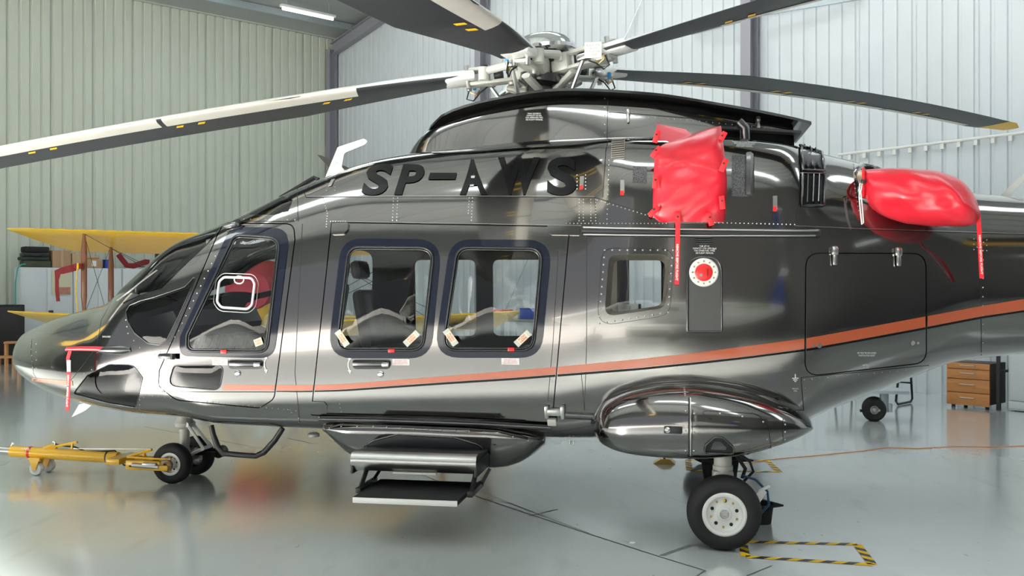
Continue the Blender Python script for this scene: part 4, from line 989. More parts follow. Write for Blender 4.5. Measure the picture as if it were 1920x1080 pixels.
# position light and scoop on the sponson
p, R = at(1262, 806, .004, SPN); b = MB(); b.box(p, (.11, .045, .02), R, bev=.018); b.build('light_housing', black_m, spn)
b = MB(); b.lathe([(.019,0),(.017,.012),(.008,.018),(0,.019)], p+R@Vector((-.03,0,.005)), R@Vector((0,0,1)), 16); b.build('position_light', chrome, spn)
patch('scoop_opening', rounded([(1321,846,6),(1324,834,8),(1340,820,12),(1356,822,10),(1373,838,8),(1374,849,6)]), seam_m, spn, off=.003, surf=SPN, step=6)
b = MB(); b.tube([SPN.px(*q, .006) for q in resample(rounded([(1320,848,6),(1323,834,8),(1340,819,12),(1356,821,10),(1375,838,8),(1375,850,6)]), 5)], .006, 6, closed=True); b.build('scoop_rim', gunmetal, spn, ang=180)
patch('scoop_floor', rounded([(1332,842,2),(1338,827,8),(1352,828,6),(1362,838,3),(1361,843,2)]), gunmetal, spn, off=.006, surf=SPN, step=6)
p, R = at(1450, 750, .01); MB().box(p, (.07, .055, .02), R, bev=.004).build('vent_box', black_m, heli)
# root fairing between hull and sponson
FR = [(1108,770,800,1.12),(1125,745,800,1.17),(1160,722,800,1.21),(1220,708,800,1.235),(1300,705,800,1.24),(1380,714,800,1.23),(1440,732,800,1.20),(1490,755,800,1.15),(1520,785,805,1.10)]
us_ = []; rows = []
for x, yt, yb, vo in FR:
    u, zt = inv(x, yt, -vo); _, zb = inv(x, yb, -vo); us_.append(u); h = zt-zb
    yo_ = .045; zt -= yo_; h = zt-zb
    rows.append([(.9,zb),(vo,zb),(vo+.01,zb+h*.4),(vo+.0,zb+h*.75),(vo-.04,zt),(vo-.12,zt+.03),(.8,zt+.03)])
FS = Surf(us_, rows, .05, mir0=False, mir1=False)
for s_ in (1, -1): surf_mesh('root_fairing', FS, MATS['lip_graphite'], heli, 50, 24, (s_,))  # dark graphite colour stands in for dark surroundings reflected in the fairing
# belly pod
PX_ = [(606,802,806,1.02),(622,800,832,1.05),(645,799,856,1.08),(680,798,868,1.10),(760,799,875,1.11),(850,803,879,1.11),(925,807,879,1.10),(965,812,869,1.08),(1000,817,846,1.05),(1019,823,829,1.0)]
us_ = []; rows = []
for x, yt, yb, vo in PX_:
    u, zt = inv(x, yt, -vo); _, zb = inv(x, yb, -vo+.25); us_.append(u); h = zt-zb
    rows.append([(0,zb),(.5,zb),(vo-.28,zb),(vo-.10,zb+h*.12),(vo-.0,zb+h*.5),(vo+.03,zt-h*.1),(vo,zt+.02),(vo-.15,zt+.03)])
POD = Surf(us_, rows, .06, mir1=False); POD.prep(140, 40)
pod = surf_mesh('belly_fairing', POD, paint, heli, 70, 30)
arch = rounded([(682,836,4),(700,826,8),(745,815,14),(850,820,14),(895,833,8),(908,843,4),(908,850,1),(682,845,1)])
patch('step_bay', arch, mat('bay_grey', (.055,.058,.065), .4, .3), pod, off=.002, surf=POD, step=8)
b = MB(); b.tube([POD.px(*q, .004) for q in resample(rounded([(682,836,4),(700,826,8),(745,815,14),(850,820,14),(895,833,8),(908,843,4)])[:-1], 6, False)], .006, 6); b.build('bay_rim', gunmetal, pod, ang=180)
b = MB(); b.tube([POD.px(*q, .0) for q in resample([(610,803),(640,796),(670,797),(760,800),(880,805),(935,809),(990,822)], 10, False)], .010, 6); b.build('pod_flange', black_m, pod, ang=180)
for p in resample([(618,803),(640,800),(700,800),(880,809),(935,812),(990,826)], 26, False): q, n = POD.pn(*p); rivet(q+n*.004, n, .006)
st_ = tag(rv.build('rivet', steel, heli, smooth=False), kind='stuff')
# fold-out step
def xs(px, v): return inv(px, 860, v)[0]
su0, su1 = xs(658, -1.5), xs(893, -1.5)
def zat(py, v, px=780): return inv(px, py, v)[1]
prof = [(-1.02, zat(838,-1.05)), (-1.44, zat(848,-1.44)), (-1.49, zat(853,-1.49)), (-1.51, zat(864,-1.51)), (-1.51, zat(872,-1.51)), (-1.485, zat(880,-1.49)), (-1.44, zat(885,-1.44)), (-1.40, zat(884,-1.40)), (-1.02, zat(870,-1.02))]
b = MB(); b.prism([(q[0], q[1]) for q in prof], su1-su0-.01, Matrix(((0,0,1,(su0+su1)/2),(1,0,0,0),(0,1,0,0),(0,0,0,1)))); stp = b.build('boarding_step', black_m, heli, ang=40)
fr = prof[1:7]; b = MB(); k = len(fr)
b.v = [(su0, v-.003, z) for v, z in fr]+[(su1, v-.003, z) for v, z in fr]; b.f = [(i, i+1, k+i+1, k+i) for i in range(k-1)]; b.m = [0]*(k-1); b.build('step_nose', steel, stp, ang=60)
MB().box(((su0+su1)/2, -1.455, prof[6][1]-.004), ((su1-su0)*.35, .03, .012)).build('step_lamp', offwhite, stp, smooth=False)
for e in (su0+.005, su1-.005): MB().box((e, -1.30, zat(868,-1.3)), (.02, .40, .09), bev=.004).build('step_side_plate', black_m, stp)
zf, zk = zat(936, -1.72), zat(902, -1.25); tu0, tu1 = inv(662, 936, -1.72)[0], inv(858, 943, -1.72)[0]
M_ = MB(); M_.add([(tu0,-1.72,zf),(tu1,-1.72,zf),(tu1+.02,-1.22,zk),(tu0+.02,-1.22,zk),(tu0,-1.72,zf-.03),(tu1,-1.72,zf-.03),(tu1+.02,-1.22,zk-.03),(tu0+.02,-1.22,zk-.03)], [(0,1,2,3),(7,6,5,4),(0,4,5,1),(1,5,6,2),(2,6,7,3),(3,7,4,0)])
M_.build('lower_tread', mattblack, stp, smooth=False)
MB().box(((tu0+tu1)/2, -1.727, zf-.018), (tu1-tu0, .014, .034), bev=.003).build('tread_edge', white_m, stp)
for u, s_ in ((tu0-.01,-1),(tu1+.05,1)):
    A = Vector((u, -1.42, prof[6][1])); B_ = Vector((u, -1.55, zf+.02)); b = MB(); b.tube([A, B_], .016, 4); b.tube([A+Vector((.06*1,.15,0)), B_+Vector((.03,.18,.02))], .014, 4)
    b.build('step_arm', black_m, stp, smooth=False)
    MB().box((u, -1.42, zf+.012), (.035, .36, .035), bev=.004).build('arm_foot', black_m, stp)
b = MB(); P_ = [(396,797),(400,815),(408,838),(418,850),(450,853),(480,855),(495,848),(515,826),(530,803)]
b.tube([P3(x, y, -.85) for x, y in P_], [.02,.02,.024,.022,.02,.02,.022,.022,.02], 8); b.build('tie_down_bar', black_m, heli, ang=80)
MB().lathe([(.03,0),(.045,.01),(.045,.03),(0,.035)], P3(588,806,-.6)-Vector((0,0,.02)), (0,0,-1), 14).build('belly_lamp', offwhite, heli)
for x in (1068, 1075): MB().tube([P3(x,826,-.9), P3(x,834,-.9)], .008, 6).build('drain_tube', steel, heli)
# ---------------------------------------------------------------- landing gear
def wheel(parent, c, R, W, rr, side, holes=True):
    c = Vector(c); ax = Vector((0, side, 0)); h = W/2
    prof = [(rr,-h*.80),(rr+.015,-h*.95),(R*.80,-h),(R*.93,-h*.80),(R*.985,-h*.45),(R,-h*.15),(R,h*.15),(R*.985,h*.45),(R*.93,h*.80),(R*.80,h),(rr+.015,h*.95),(rr,h*.80)]
    b = MB(); b.lathe(prof, c, ax, 56, caps=False)
    b.v = [(x, y, max(z, .0025)) for x, y, z in b.v]; ty = b.build('tyre', rubber, parent, ang=50)
    b = MB(); b.lathe([(rr+.004,h*.6),(rr+.006,h*.84),(rr-.004,h*.90),(rr-.018,h*.86),(rr-.022,h*.5),(rr*.55,h*.42),(rr*.36,h*.50),(rr*.30,h*.70),(0,h*.70)], c, ax, 40, caps=False); rim = b.build('wheel_rim', white_m, parent)
    if holes:
        for k in range(5):
            a = 2*math.pi*(k+.2)/5; d = Vector((math.cos(a)*rr*.60, 0, math.sin(a)*rr*.60)); q = c+d+ax*h*.445; MB().cyl(q, q+ax*.003, rr*.085, n=14).build('rim_hole', seam_m, rim)
            a += math.pi/5; d = Vector((math.cos(a)*rr*.64, 0, math.sin(a)*rr*.64)); q = c+d+ax*h*.42; MB().cyl(q, q+ax*.012, rr*.055, n=8).build('rim_bolt', MATS['brass'], rim)
        q = c+ax*h*.70; MB().lathe([(rr*.22,0),(rr*.22,.008),(rr*.16,.016),(rr*.09,.016),(rr*.09,.002),(0,.002)], q, ax, 18).build('hub_cap', steel, rim)
        MB().cyl(c+ax*h*.42+Vector((0,0,rr*.62)), c+ax*h*.42+Vector((.0,0,rr*.62))+ax*.02, rr*.06, n=8).build('valve', amber, rim)
    return ty
for s_ in (-1, 1):
    g = empty('main_gear', (4.33, s_*1.45, 0)); g.parent = heli; g.name = 'main_gear'
    wheel(g, (0, 0, .225), .225, .175, .128, s_)
    b = MB(); b.cyl((0,-s_*.14,.36), (0,-s_*.14,.60), .055, n=20); b.cyl((0,-s_*.14,.46), (0,-s_*.14,.485), .062, n=20); b.box((0,-s_*.14,.38), (.13,.11,.16), bev=.02); b.build('strut', offwhite, g)
    b = MB(); b.cyl((0,-s_*.14,.225), (0,s_*.02,.225), .045, n=16); b.box((0,-s_*.14,.29), (.07,.06,.2), bev=.015); b.build('axle_arm', offwhite, g)
    b = MB(); b.tube([(.03,-s_*.17,.60),(.10,-s_*.18,.52),(.14,-s_*.18,.46),(.12,-s_*.17,.40)], .012, 8); b.build('brake_hose', mattblack, g)
    b = MB(); b.tube([(.07,-s_*.18,.58),(.17,-s_*.20,.50),(.19,-s_*.20,.44),(.13,-s_*.18,.38)], .009, 8); b.build('brake_hose', mattblack, g)
    b = MB(); b.tube([(.12,-s_*.16,.42),(.20,-s_*.15,.40),(.27,-s_*.14,.33),(.28,-s_*.14,.25),(.22,-s_*.14,.18)], .008, 8); b.build('blue_hose', mat('blue_hose_rubber', (.01,.06,.14), .4), g)
    b = MB(); b.box((.22,-s_*.13,.30), (.05,.02,.10), Matrix.Rotation(.6, 3, 'Y'), bev=.008); b.box((.25,-s_*.13,.35), (.08,.02,.02), Matrix.Rotation(-.5, 3, 'Y'), bev=.006); b.build('tow_lug', white_m, g)
ng = empty('nose_gear', (0, 0, 0)); ng.parent = heli
for s_ in (-1, 1): wheel(ng, (0, s_*.19, .165), .165, .115, .088, s_, holes=True)
b = MB(); b.cyl((0,0,.22), (0,0,.70), .042, n=20); b.lathe([(.05,0),(.075,.02),(.08,.05),(.07,.07),(.055,.10),(.07,.13),(.085,.15),(.085,.17),(.05,.18)], (0,0,.42), (0,0,1), 24); b.box((0,0,.60),(.16,.14,.06), bev=.02); b.build('strut', offwhite, ng)
b = MB(); b.cyl((0,-.19,.165), (0,.19,.165), .03, n=14); b.box((0,0,.20), (.08,.09,.12), bev=.02); b.build('axle', offwhite, ng)
b = MB()
for y in (-.04, .04): b.tube([(.05,y,.46),(.20,y*1.5,.27)], .014, 6); b.tube([(.20,y*1.5,.27),(.04,y,.20)], .014, 6)
b.cyl((.05,-.06,.46), (.05,.06,.46), .02, n=10); b.cyl((.20,-.075,.27), (.20,.075,.27), .016, n=10); b.build('torque_link', white_m, ng)
b = MB(); b.cyl((.22,.16,.20), (.22,.25,.20), .05, n=18); b.box((.12,.1,.20), (.2,.03,.03)); b.build('tow_fitting', black_m, ng)
# ---------------------------------------------------------------- cabin interior
MB().box((2.2, 0, .74), (4.6, 1.7, .06)).build('cabin_floor', interior, heli, smooth=False)
MB().box((3.62, 0, 1.45), (.05, 1.75, 1.35)).build('aft_bulkhead', beige, heli, smooth=False)
b = MB(); b.prism([(-.1,.8),(.02,1.35),(.30,1.42),(.36,1.30),(.25,.8)], 1.45, Matrix(((1,0,0,0),(0,0,-1,0),(0,1,0,0),(0,0,0,1)))); ip = b.build('instrument_panel', black_m, heli, ang=30)
for v in (-.55, -.25, .05, .3, .55): MB().box((.345, v, 1.12), (.02, .22, .20), Matrix.Rotation(.25, 3, 'Y'), bev=.01).build('cockpit_screen', mat('screen_glass', (.01,.015,.03), .1), ip)
def seat(u, v, face, name, z=.77, w=.46, h=.66):
    e = empty(name, (u, v, z), 0 if face > 0 else math.pi); e.parent = heli
    MB().box((0,0,.25), (.46, w, .16), bev=.05).build('seat_cushion', leather, e); MB().box((.24,0,.55), (.12, w, h), Matrix.Rotation(.18, 3, 'Y'), bev=.05).build('backrest', leather, e)
    MB().box((.33,0,.98), (.10, w*.6, .16), Matrix.Rotation(.18, 3, 'Y'), bev=.04).build('headrest', leather, e); MB().box((0,0,.09), (.34, w*.8, .18), bev=.02).build('seat_base', black_m, e)
    return e
for v in (-.5, .5): seat(.85, v, 1, 'pilot_seat')
for u, f in ((1.65, -1), (2.95, 1)):
    for v in (-.62, .62): seat(u+(.0), v, f, 'cabin_seat', w=.48, h=.52)
# ceiling rail lights inside, window reveal of the small aft window
b = MB(); P_ = resample(aft_gl, 10); Q = [HULL.pn(*p) for p in P_]; n = len(Q)
b.v = [tuple(p-nn*.004) for p, nn in Q]+[tuple(Vector((p.x, p.y+.26, p.z))+Vector(((p.x-3.75)*-.12, 0, (p.z-1.55)*-.12))) for p, nn in Q]
b.f = [(i, (i+1) % n, n+(i+1) % n, n+i) for i in range(n)]; b.m = [0]*n; b.build('window_reveal', beige, heli, ang=50)
# ---------------------------------------------------------------- rotor
HUBU, HZ = 3.03, 3.30
def rot_z(r, th): return HZ+.12*r*math.cos(th)-.0084*r*r
rot = empty('rotor_head', (HUBU, 0, HZ)); rot.parent = heli
b = MB(); b.lathe([(.16,-.45),(.15,-.30),(.13,-.28),(.13,-.15),(.20,-.12),(.20,-.06),(.14,-.04),(.12,.08),(.10,.14)], (0,0,0), (.12,0,1), 24); b.build('mast', gunmetal, rot)
b = MB(); b.lathe([(.10,.09),(.22,.095),(.262,.12),(.27,.145),(.255,.175),(.22,.215),(.16,.25),(.08,.272),(0,.278)], (-.0,0,0), (-.12,0,1), 40); b.build('dome_cap', chrome, rot)
b = MB(); b.lathe([(.17,.02),(.20,.06),(.17,.13)], (0,0,0), (-.12,0,1), 30); b.build('cap_ring', black_m, rot)
def chord(r): return float(np.interp(r, [.5,.75,1.2,1.95,6.3,6.6,6.9], [.24,.27,.38,.52,.46,.40,.20]))
def twist(r): return math.radians(float(np.interp(r, [.5,6.9], [4.5,5])))
def le(r): return float(np.interp(r, [.5,1.2,1.95,6.3,6.9], [.10,.145,.155,.145,.0]))
AF = [(0,0),(.015,.35),(.06,.65),(.15,.92),(.30,1.0),(.50,.85),(.75,.48),(1,.04),(1,-.04),(.75,-.28),(.50,-.48),(.30,-.55),(.15,-.52),(.06,-.4),(.015,-.22)]
def sect(r, th, scale=1.0, grow=0.0):
    e = Vector((math.cos(th), math.sin(th), 0)); l = Vector((-math.sin(th), math.cos(th), -.12*math.sin(th))); c = chord(r); tk = .075*c if r > 1.9 else .075*c+(1.9-r)*.032; ph = twist(r)
    o = Vector((HUBU, 0, 0))+e*r; o.z = rot_z(r, th); out = []
    for x, y in AF:
        a = le(r)-x*c; t = y*(tk+grow); out.append(o+l*(a*math.cos(ph)-t*math.sin(ph))+Vector((0,0,a*math.sin(ph)+t*math.cos(ph))))
    return out
for kb in range(5):
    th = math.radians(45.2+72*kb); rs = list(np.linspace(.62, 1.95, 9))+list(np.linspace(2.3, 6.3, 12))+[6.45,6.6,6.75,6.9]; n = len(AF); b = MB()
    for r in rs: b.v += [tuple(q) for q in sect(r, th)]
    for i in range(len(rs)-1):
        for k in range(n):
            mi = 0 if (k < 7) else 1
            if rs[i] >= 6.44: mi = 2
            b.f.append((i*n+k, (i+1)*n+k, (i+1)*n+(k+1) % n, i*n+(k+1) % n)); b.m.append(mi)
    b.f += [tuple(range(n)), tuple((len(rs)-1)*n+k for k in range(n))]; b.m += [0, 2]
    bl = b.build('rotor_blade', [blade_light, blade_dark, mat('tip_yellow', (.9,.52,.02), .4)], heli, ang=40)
    # leading edge strip
    for r0, r1 in ((1.45, 2.95), (2.99, 4.55), (4.59, 6.2)):
        b = MB(); rr = np.linspace(r0, r1, 8)
        idx = [12,13,14,0,1,2]
        for r in rr:
            S_ = sect(r, th, grow=.004); low = S_[11].lerp(S_[12], .2); b.v += [tuple(q) for q in [low+Vector((0,0,-.002))]+[S_[k] for k in idx]]
        m_ = 7
        for i in range(len(rr)-1):
            for k in range(m_-1): b.f.append((i*m_+k, (i+1)*m_+k, (i+1)*m_+k+1, i*m_+k+1)); b.m.append(0)
        b.build('erosion_strip', strip_m, bl, ang=60)
    for r in (1.50,1.67,2.66,2.83,3.83,4.0,5.0,5.17):
        S_ = sect(r, th, grow=.002); S2 = sect(r+.055, th, grow=.002); A = S_[11].lerp(S_[10], .12); B_ = S_[11].lerp(S_[10], .80); o = Vector((0,0,-.004)); e = Vector((math.cos(th), math.sin(th), 0))*.03
        MB().quad(A+o, B_+e+o, B_+e+(S2[11]-S_[11])+o, A+(S2[11]-S_[11])+o).build('yellow_mark', amber, bl, smooth=False)
    e = Vector((math.cos(th), math.sin(th), .12*math.cos(th))); l = Vector((-math.sin(th), math.cos(th), 0)); up = e.cross(l).normalized(); Rm = Matrix((e.normalized(), l, up)).transposed(); ph = twist(.5)
    Rt = Rm@Matrix.Rotation(ph, 3, 'X'); o = Vector((0,0,0))
    MB().box(e*.66, (.24, .22, .075), Rt, bev=.02).build('blade_root_plate', white_m, rot)
    b = MB()
    for s_ in (-1, 1): b.box(e*.42+up*s_*.055, (.40, .13, .032), Rm, bev=.014)
    b.box(e*.18, (.16, .16, .15), Rm, bev=.03); grip = b.build('blade_grip', offwhite, rot)
    b = MB(); b.cyl(e*.60-up*.09+l*.05, e*.60+up*.09+l*.05, .020, n=12); b.build('grip_bolt', steel, rot); MB().cyl(e*.60-up*.09-l*.05, e*.60+up*.09-l*.05, .020, n=12).build('grip_bolt', steel, rot); MB().cyl(e*.26-up*.09, e*.26+up*.09, .035, n=14).build('grip_pin', steel, rot)
    b = MB(); b.lathe([(.0,-.04),(.045,-.035),(.052,-.01),(.052,.01),(.045,.035),(0,.04)], e*.36+l*.0, e, 20); b.build('elastomeric_bearing', black_m, rot)
    th2 = th+math.radians(36); e2 = Vector((math.cos(th2), math.sin(th2), .12*math.cos(th2)))
    b = MB(); b.tube([e*.45+l*.10+up*.02, e2*.30+Vector((0,0,.03)), e2*.30-Vector((0,0,.02))], [.030,.034,.034], 10); b.cyl(e*.47+l*.09-Vector((0,0,.05)), e*.47+l*.09+Vector((0,0,.05)), .045, n=16); b.build('lag_damper', offwhite, rot)
    b = MB(); b.cyl(e*.47+l*.09+Vector((0,0,.045)), e*.47+l*.09+Vector((0,0,.065)), .03, n=14); b.build('damper_cap', black_m, rot)
    A = e*.44-l*.13-up*.04; b = MB(); b.tube([A, Vector((e.x*.26-l.x*.10, e.y*.26-l.y*.10, -.34))], .016, 8); b.box(A, (.10, .07, .05), Rm, bev=.015); b.build('pitch_link', steel, rot)
    b = MB(); b.tube([e*.30-l*.06-up*.10, e*.15-l*.02-up*.16, -up*.20+e*.05], .04, 8, flat=.6); b.build('hub_arm', offwhite, rot)
    b = MB(); q = e*.60-l*.10; b.tube([q-up*.06, q-up*.14+e*.03, q-up*.16-e*.02, q-up*.10-e*.08, e*.45-l*.08-up*.06], .006, 6); b.build('bonding_cable', mattblack, rot)
    b = MB(); q = e*.56-l*.12-up*.02; b.cyl(q, q-up*.05, .014, n=8); b.build('blue_connector', mat('blue_connector_plastic', (.02,.22,.55), .4), rot)
    b = MB(); q = e*.52-l*.11-up*.08; b.tube([q, q-up*.03+e*.03, q+e*.07-up*.01, q+e*.08+up*.03], .007, 6); b.build('gold_clip', MATS['brass'], rot)
for px_, py_, v_, w_, h_ in ((1112,94,-.42,.125,.115), (1133,138,.36,.14,.09)):
    q = P3(px_, py_, v_)-Vector((HUBU,0,HZ)); lp_ = MB().box(q, (w_,.012,h_), bev=.004).build('blade_label', white_m, rot)
    flat_text('blade_lettering', 'BLADE P/N\n6F6210\nBLADE S/N\nA6408' if v_ < 0 else 'BLADE S/N\nA6405', Matrix.Translation(q+Vector((0,-.0075,0))) @ Matrix(((1,0,0),(0,0,-1),(0,1,0))).to_4x4(), w_*.75, h_*.75, mat('grey_print', (.25,.25,.27), .6), lp_)
# swashplate
b = MB(); b.lathe([(.26,-.36),(.30,-.345),(.30,-.315),(.26,-.30),(.16,-.29)], (0,0,0), (.1,0,1), 30); b.build('swashplate', gunmetal, rot)
# ================================================================= loose things on and around the helicopter
def thing_h(name, u, v, z, label, cat, group=None):     # an Empty placed in the helicopter's frame, children given in that frame
    return empty(name, hw(u, v, z), -YAW, label, cat, group), Vector((u, v, z))
def shift(o, base):
    for c in [c for c in bpy.data.objects if c.parent == o]:
        c.data.transform(Matrix.Translation(-base))
        for g in [g for g in bpy.data.objects if g.parent == c]: g.data.transform(Matrix.Translation(-base))
def noise2(x, y): return math.sin(x*1.7+y*.9)*.5+math.sin(x*.6-y*2.1+1.3)*.3+math.sin(x*3.1+y*2.7+.5)*.2
def streamer(path, w, parent, text_from=.2, n_text='REMOVE BEFORE FLIGHT', vcol=red_web, face=(0, -1, 0), h_text=None):
    """hanging webbing strap along a list of points, with its lettering"""
    P = [Vector(p) for p in path]; b = MB(); F = Vector(face)
    for p in P: b.v += [tuple(p-Vector((w/2,0,0))), tuple(p+Vector((w/2,0,0))), tuple(p+Vector((w/2,.004,0))), tuple(p+Vector((-w/2,.004,0)))]
    for i in range(len(P)-1):
        for k in range(4): b.f.append((i*4+k, i*4+(k+1) % 4, (i+1)*4+(k+1) % 4, (i+1)*4+k)); b.m.append(0)
    b.f += [(0,1,2,3), tuple((len(P)-1)*4+k for k in (3,2,1,0))]; b.m += [0,0]; s = b.build('streamer', vcol, parent, smooth=False)
    A = P[0].lerp(P[-1], text_from); B_ = P[0].lerp(P[-1], .94); d = (B_-A); c = (A+B_)/2+Vector((0,-.006,0)); dn = d.normalized(); n = Vector((0,-1,0)); y = n.cross(dn)
    M = Matrix.Translation(c) @ Matrix((dn, y, n)).transposed().to_4x4(); flat_text('streamer_lettering', n_text, M, d.length, w*.52, white_print, s, bold=.03); return s
# --- engine intake cover
cov, cb = thing_h('engine_intake_cover', 3.95, -1.15, 2.3, 'red vinyl cover strapped over the engine air intake, its streamer hanging down', 'cover')
def cover_grid(name, rows, m, parent, nu=40, nv=46, amp=.008):
    """rows: list of (y px, v, xl, xr); smooth sheet through them"""
    ys = np.array([r[0] for r in rows]); b = MB(); R_ = []
    for j in range(nv+1):
        y = ys[0]+(ys[-1]-ys[0])*j/nv; v = float(pchip(ys, [r[1] for r in rows], np.array([y]))[0]); xl = float(pchip(ys, [r[2] for r in rows], np.array([y]))[0]); xr = float(pchip(ys, [r[3] for r in rows], np.array([y]))[0])
        for i in range(nu+1):
            t = i/nu; e = min(t, 1-t); bulge = .045*(1-math.exp(-e*14)); x = xl+(xr-xl)*t
            w = amp*(noise2(t*7+.8*j/nv*6, j/nv*8)+.6*abs(math.sin(t*9+j/nv*13)))*(1-math.exp(-e*10))
            w += .012*math.exp(-((j/nv-.25-.25*t)/.05)**2)+.010*math.exp(-((j/nv-.42+.2*t)/.04)**2)
            b.v.append(tuple(P3(x, y+30*(1-t)**1.3*(1-j/nv)**3, v-bulge-w)))
    for j in range(nv):
        for i in range(nu): a = j*(nu+1)+i; b.f.append((a, a+1, a+nu+2, a+nu+1)); b.m.append(0)
    # skirt turned in
    ring = [i for i in range(nu+1)]+[j*(nu+1)+nu for j in range(1, nv+1)]+[nv*(nu+1)+i for i in range(nu-1, -1, -1)]+[j*(nu+1) for j in range(nv-1, 0, -1)]
    k = len(b.v); b.v += [(b.v[i][0], b.v[i][1]+.10, b.v[i][2]) for i in ring]; n = len(ring)
    for q in range(n): b.f.append((ring[q], ring[(q+1) % n], k+(q+1) % n, k+q)); b.m.append(0)
    return b.build(name, m, parent, ang=60)
cs = cover_grid('cover_sheet', [(236,-.80,1262,1352),(252,-.93,1229,1354),(275,-1.04,1228,1357),(310,-1.11,1226,1361),(345,-1.135,1225,1363),(380,-1.135,1224,1361),(404,-1.12,1224,1360),(416,-1.11,1236,1358)], red_vinyl, cov)
b = MB(); b.add([P3(1231,232,-.70),P3(1285,242,-.78),P3(1310,262,-.92),P3(1229,272,-.96),P3(1231,232,-.66),P3(1285,242,-.74),P3(1310,262,-.88),P3(1229,272,-.92)], [(0,1,2,3),(7,6,5,4),(0,4,5,1),(1,5,6,2),(2,6,7,3),(3,7,4,0)])
b.build('top_flap', red_vinyl, cov, smooth=False)
for x, y, r in ((1231,256,.3),(1230,285,.7),(1229,341,.1),(1226,396,.8),(1271,410,0),(1331,411,-.3),(1354,380,-.1),(1357,310,.4),(1354,258,.5)):
    v = -1.20 if y > 270 else -1.0
    p = P3(x, y, v); MB().box(p, (.035, .008, .085), Matrix.Rotation(r, 3, 'Y'), bev=.003).build('strap_tab', red_web, cov); MB().cyl(p+Vector((0,-.004,.012)), p+Vector((0,-.010,.012)), .007, n=10).build('snap_stud', black_m, cov)
streamer([P3(1271,402,-1.21), P3(1271,430,-1.20), P3(1270,470,-1.165), P3(1269,534,-1.145)], .030, cov, .42)
shift(cov, cb)
# --- exhaust cover: a drawstring bag
exc, eb = thing_h('exhaust_cover', 5.45, -.9, 2.2, 'red vinyl drawstring bag over the exhaust pipe aft of the engine', 'cover')
RG = [(1617,322,366,-.80,.08),(1622,318,376,-.81,.11),(1640,317,396,-.84,.15),(1670,315,411,-.88,.18),(1710,316,420,-.92,.20),(1750,320,424,-.95,.20),(1785,330,425,-.97,.19),(1810,345,424,-.98,.17),(1826,365,421,-.98,.13),(1835,386,412,-.97,.07),(1838,398,402,-.96,.01)]
b = MB(); nr, na = 40, 36
for i in range(nr+1):
    x = 1617+(1838-1617)*(1-(1-i/nr)**1.35); f = [float(pchip([r[0] for r in RG], [r[k] for r in RG], np.array([x]))[0]) for k in (1, 2, 3, 4)]
    yc, hy, vc, dv = (f[0]+f[1])/2, (f[1]-f[0])/2, f[2], f[3]
    for k in range(na):
        a = 2*math.pi*k/na; env = min(1, i/8)*min(1, (nr-i)/6); w = 1+.05*noise2(i*.35+math.sin(a)*2, a*2.3+i*.1)*env+.035*math.sin(a*5+i*.22)*env-.10*math.exp(-((math.sin(a)*.9+.15-(i-18)*.035)/.22)**2)*env*(math.cos(a) > 0)
        b.v.append(tuple(P3(x, yc-hy*math.sin(a)*w**.3, vc-dv*math.cos(a)*w)))
for i in range(nr):
    for k in range(na): b.f.append((i*na+k, i*na+(k+1) % na, (i+1)*na+(k+1) % na, (i+1)*na+k)); b.m.append(0)
b.f += [tuple(range(na-1, -1, -1)), tuple(nr*na+k for k in range(na))]; b.m += [0, 0]
bag = b.build('cover_bag', red_vinyl, exc, ang=75)
b = MB(); b.tube([P3(1619, 345-29*math.sin(t*math.pi/8), -.81-.115*math.cos(t*math.pi/8)) for t in range(16)], .010, 6, closed=True); b.build('drawstring_hem', red_web, exc, ang=80)
b = MB(); b.tube([P3(1618,341,-.93), P3(1612,345,-.95), P3(1611,370,-.98), P3(1613,395,-1.0), P3(1616,421,-1.0), P3(1619,418,-1.0), P3(1617,390,-1.0), P3(1614,360,-.97), P3(1617,343,-.94)], .0045, 6); b.build('drawstring', white_m, exc)
MB().box(P3(1619,340,-.95), (.03, .03, .025), bev=.006).build('cord_lock', black_m, exc)
streamer([P3(1834,400,-1.0), P3(1836,430,-.98), P3(1838,470,-.90), P3(1841,522,-.86)], .026, exc, .33)
shift(exc, eb)
# --- pitot cover
pc, pb = thing_h('pitot_cover', -.5, -.95, 1.05, 'narrow red sleeve over the pitot probe on the nose, with a hanging streamer', 'cover')
b = MB(); b.tube([P3(212,656,-1.03), P3(180,654,-1.03), P3(150,653.5,-1.03), P3(126,654,-1.03), P3(123,657,-1.03)], [.022,.018,.017,.015,.008], 10); b.build('sleeve', red_vinyl, pc)
s_ = streamer([P3(131,658,-1.03), P3(127,672,-1.03), P3(129,700,-1.04), P3(128,735,-1.04), P3(126,770,-1.04)], .028, pc, .40)
b = MB(); q = P3(129,686,-1.040); b.box(q, (.029, .004, .085)); b.build('white_label', white_print, pc, smooth=False)
shift(pc, pb)
# --- tow bar
tb, tbb = thing_h('tow_bar', -1.0, -.02, 0, 'yellow steel tow bar hooked to the helicopter nose wheel', 'tow bar')
def TP(px, py, v=-.02): return P3(px, py, v)
b = MB(); b.cyl(TP(22,846), TP(215,858), .048, .046, n=22); b.build('bar_tube', yellow, tb)
b = MB(); b.cyl(TP(204,858), TP(222,859), .052, n=22); b.cyl(TP(215,858), TP(300,866), .040, n=18); b.build('yoke_tube', yellow, tb)
MB().cyl(TP(56,848), TP(60,848.5), .052, n=22).build('red_ring', red_m, tb); MB().cyl(TP(202,857), TP(204,857), .053, n=22).build('rubber_ring', black_m, tb)
MB().cyl(TP(-80,838), TP(22,846), .036, n=16).build('drawbar_end', steel, tb)
b = MB(); b.box(TP(270,872,-.27), (.30, .05, .075), bev=.008); b.box(TP(303,877,-.29), (.13, .05, .045), bev=.008); b.build('yoke_arm', yellow, tb)
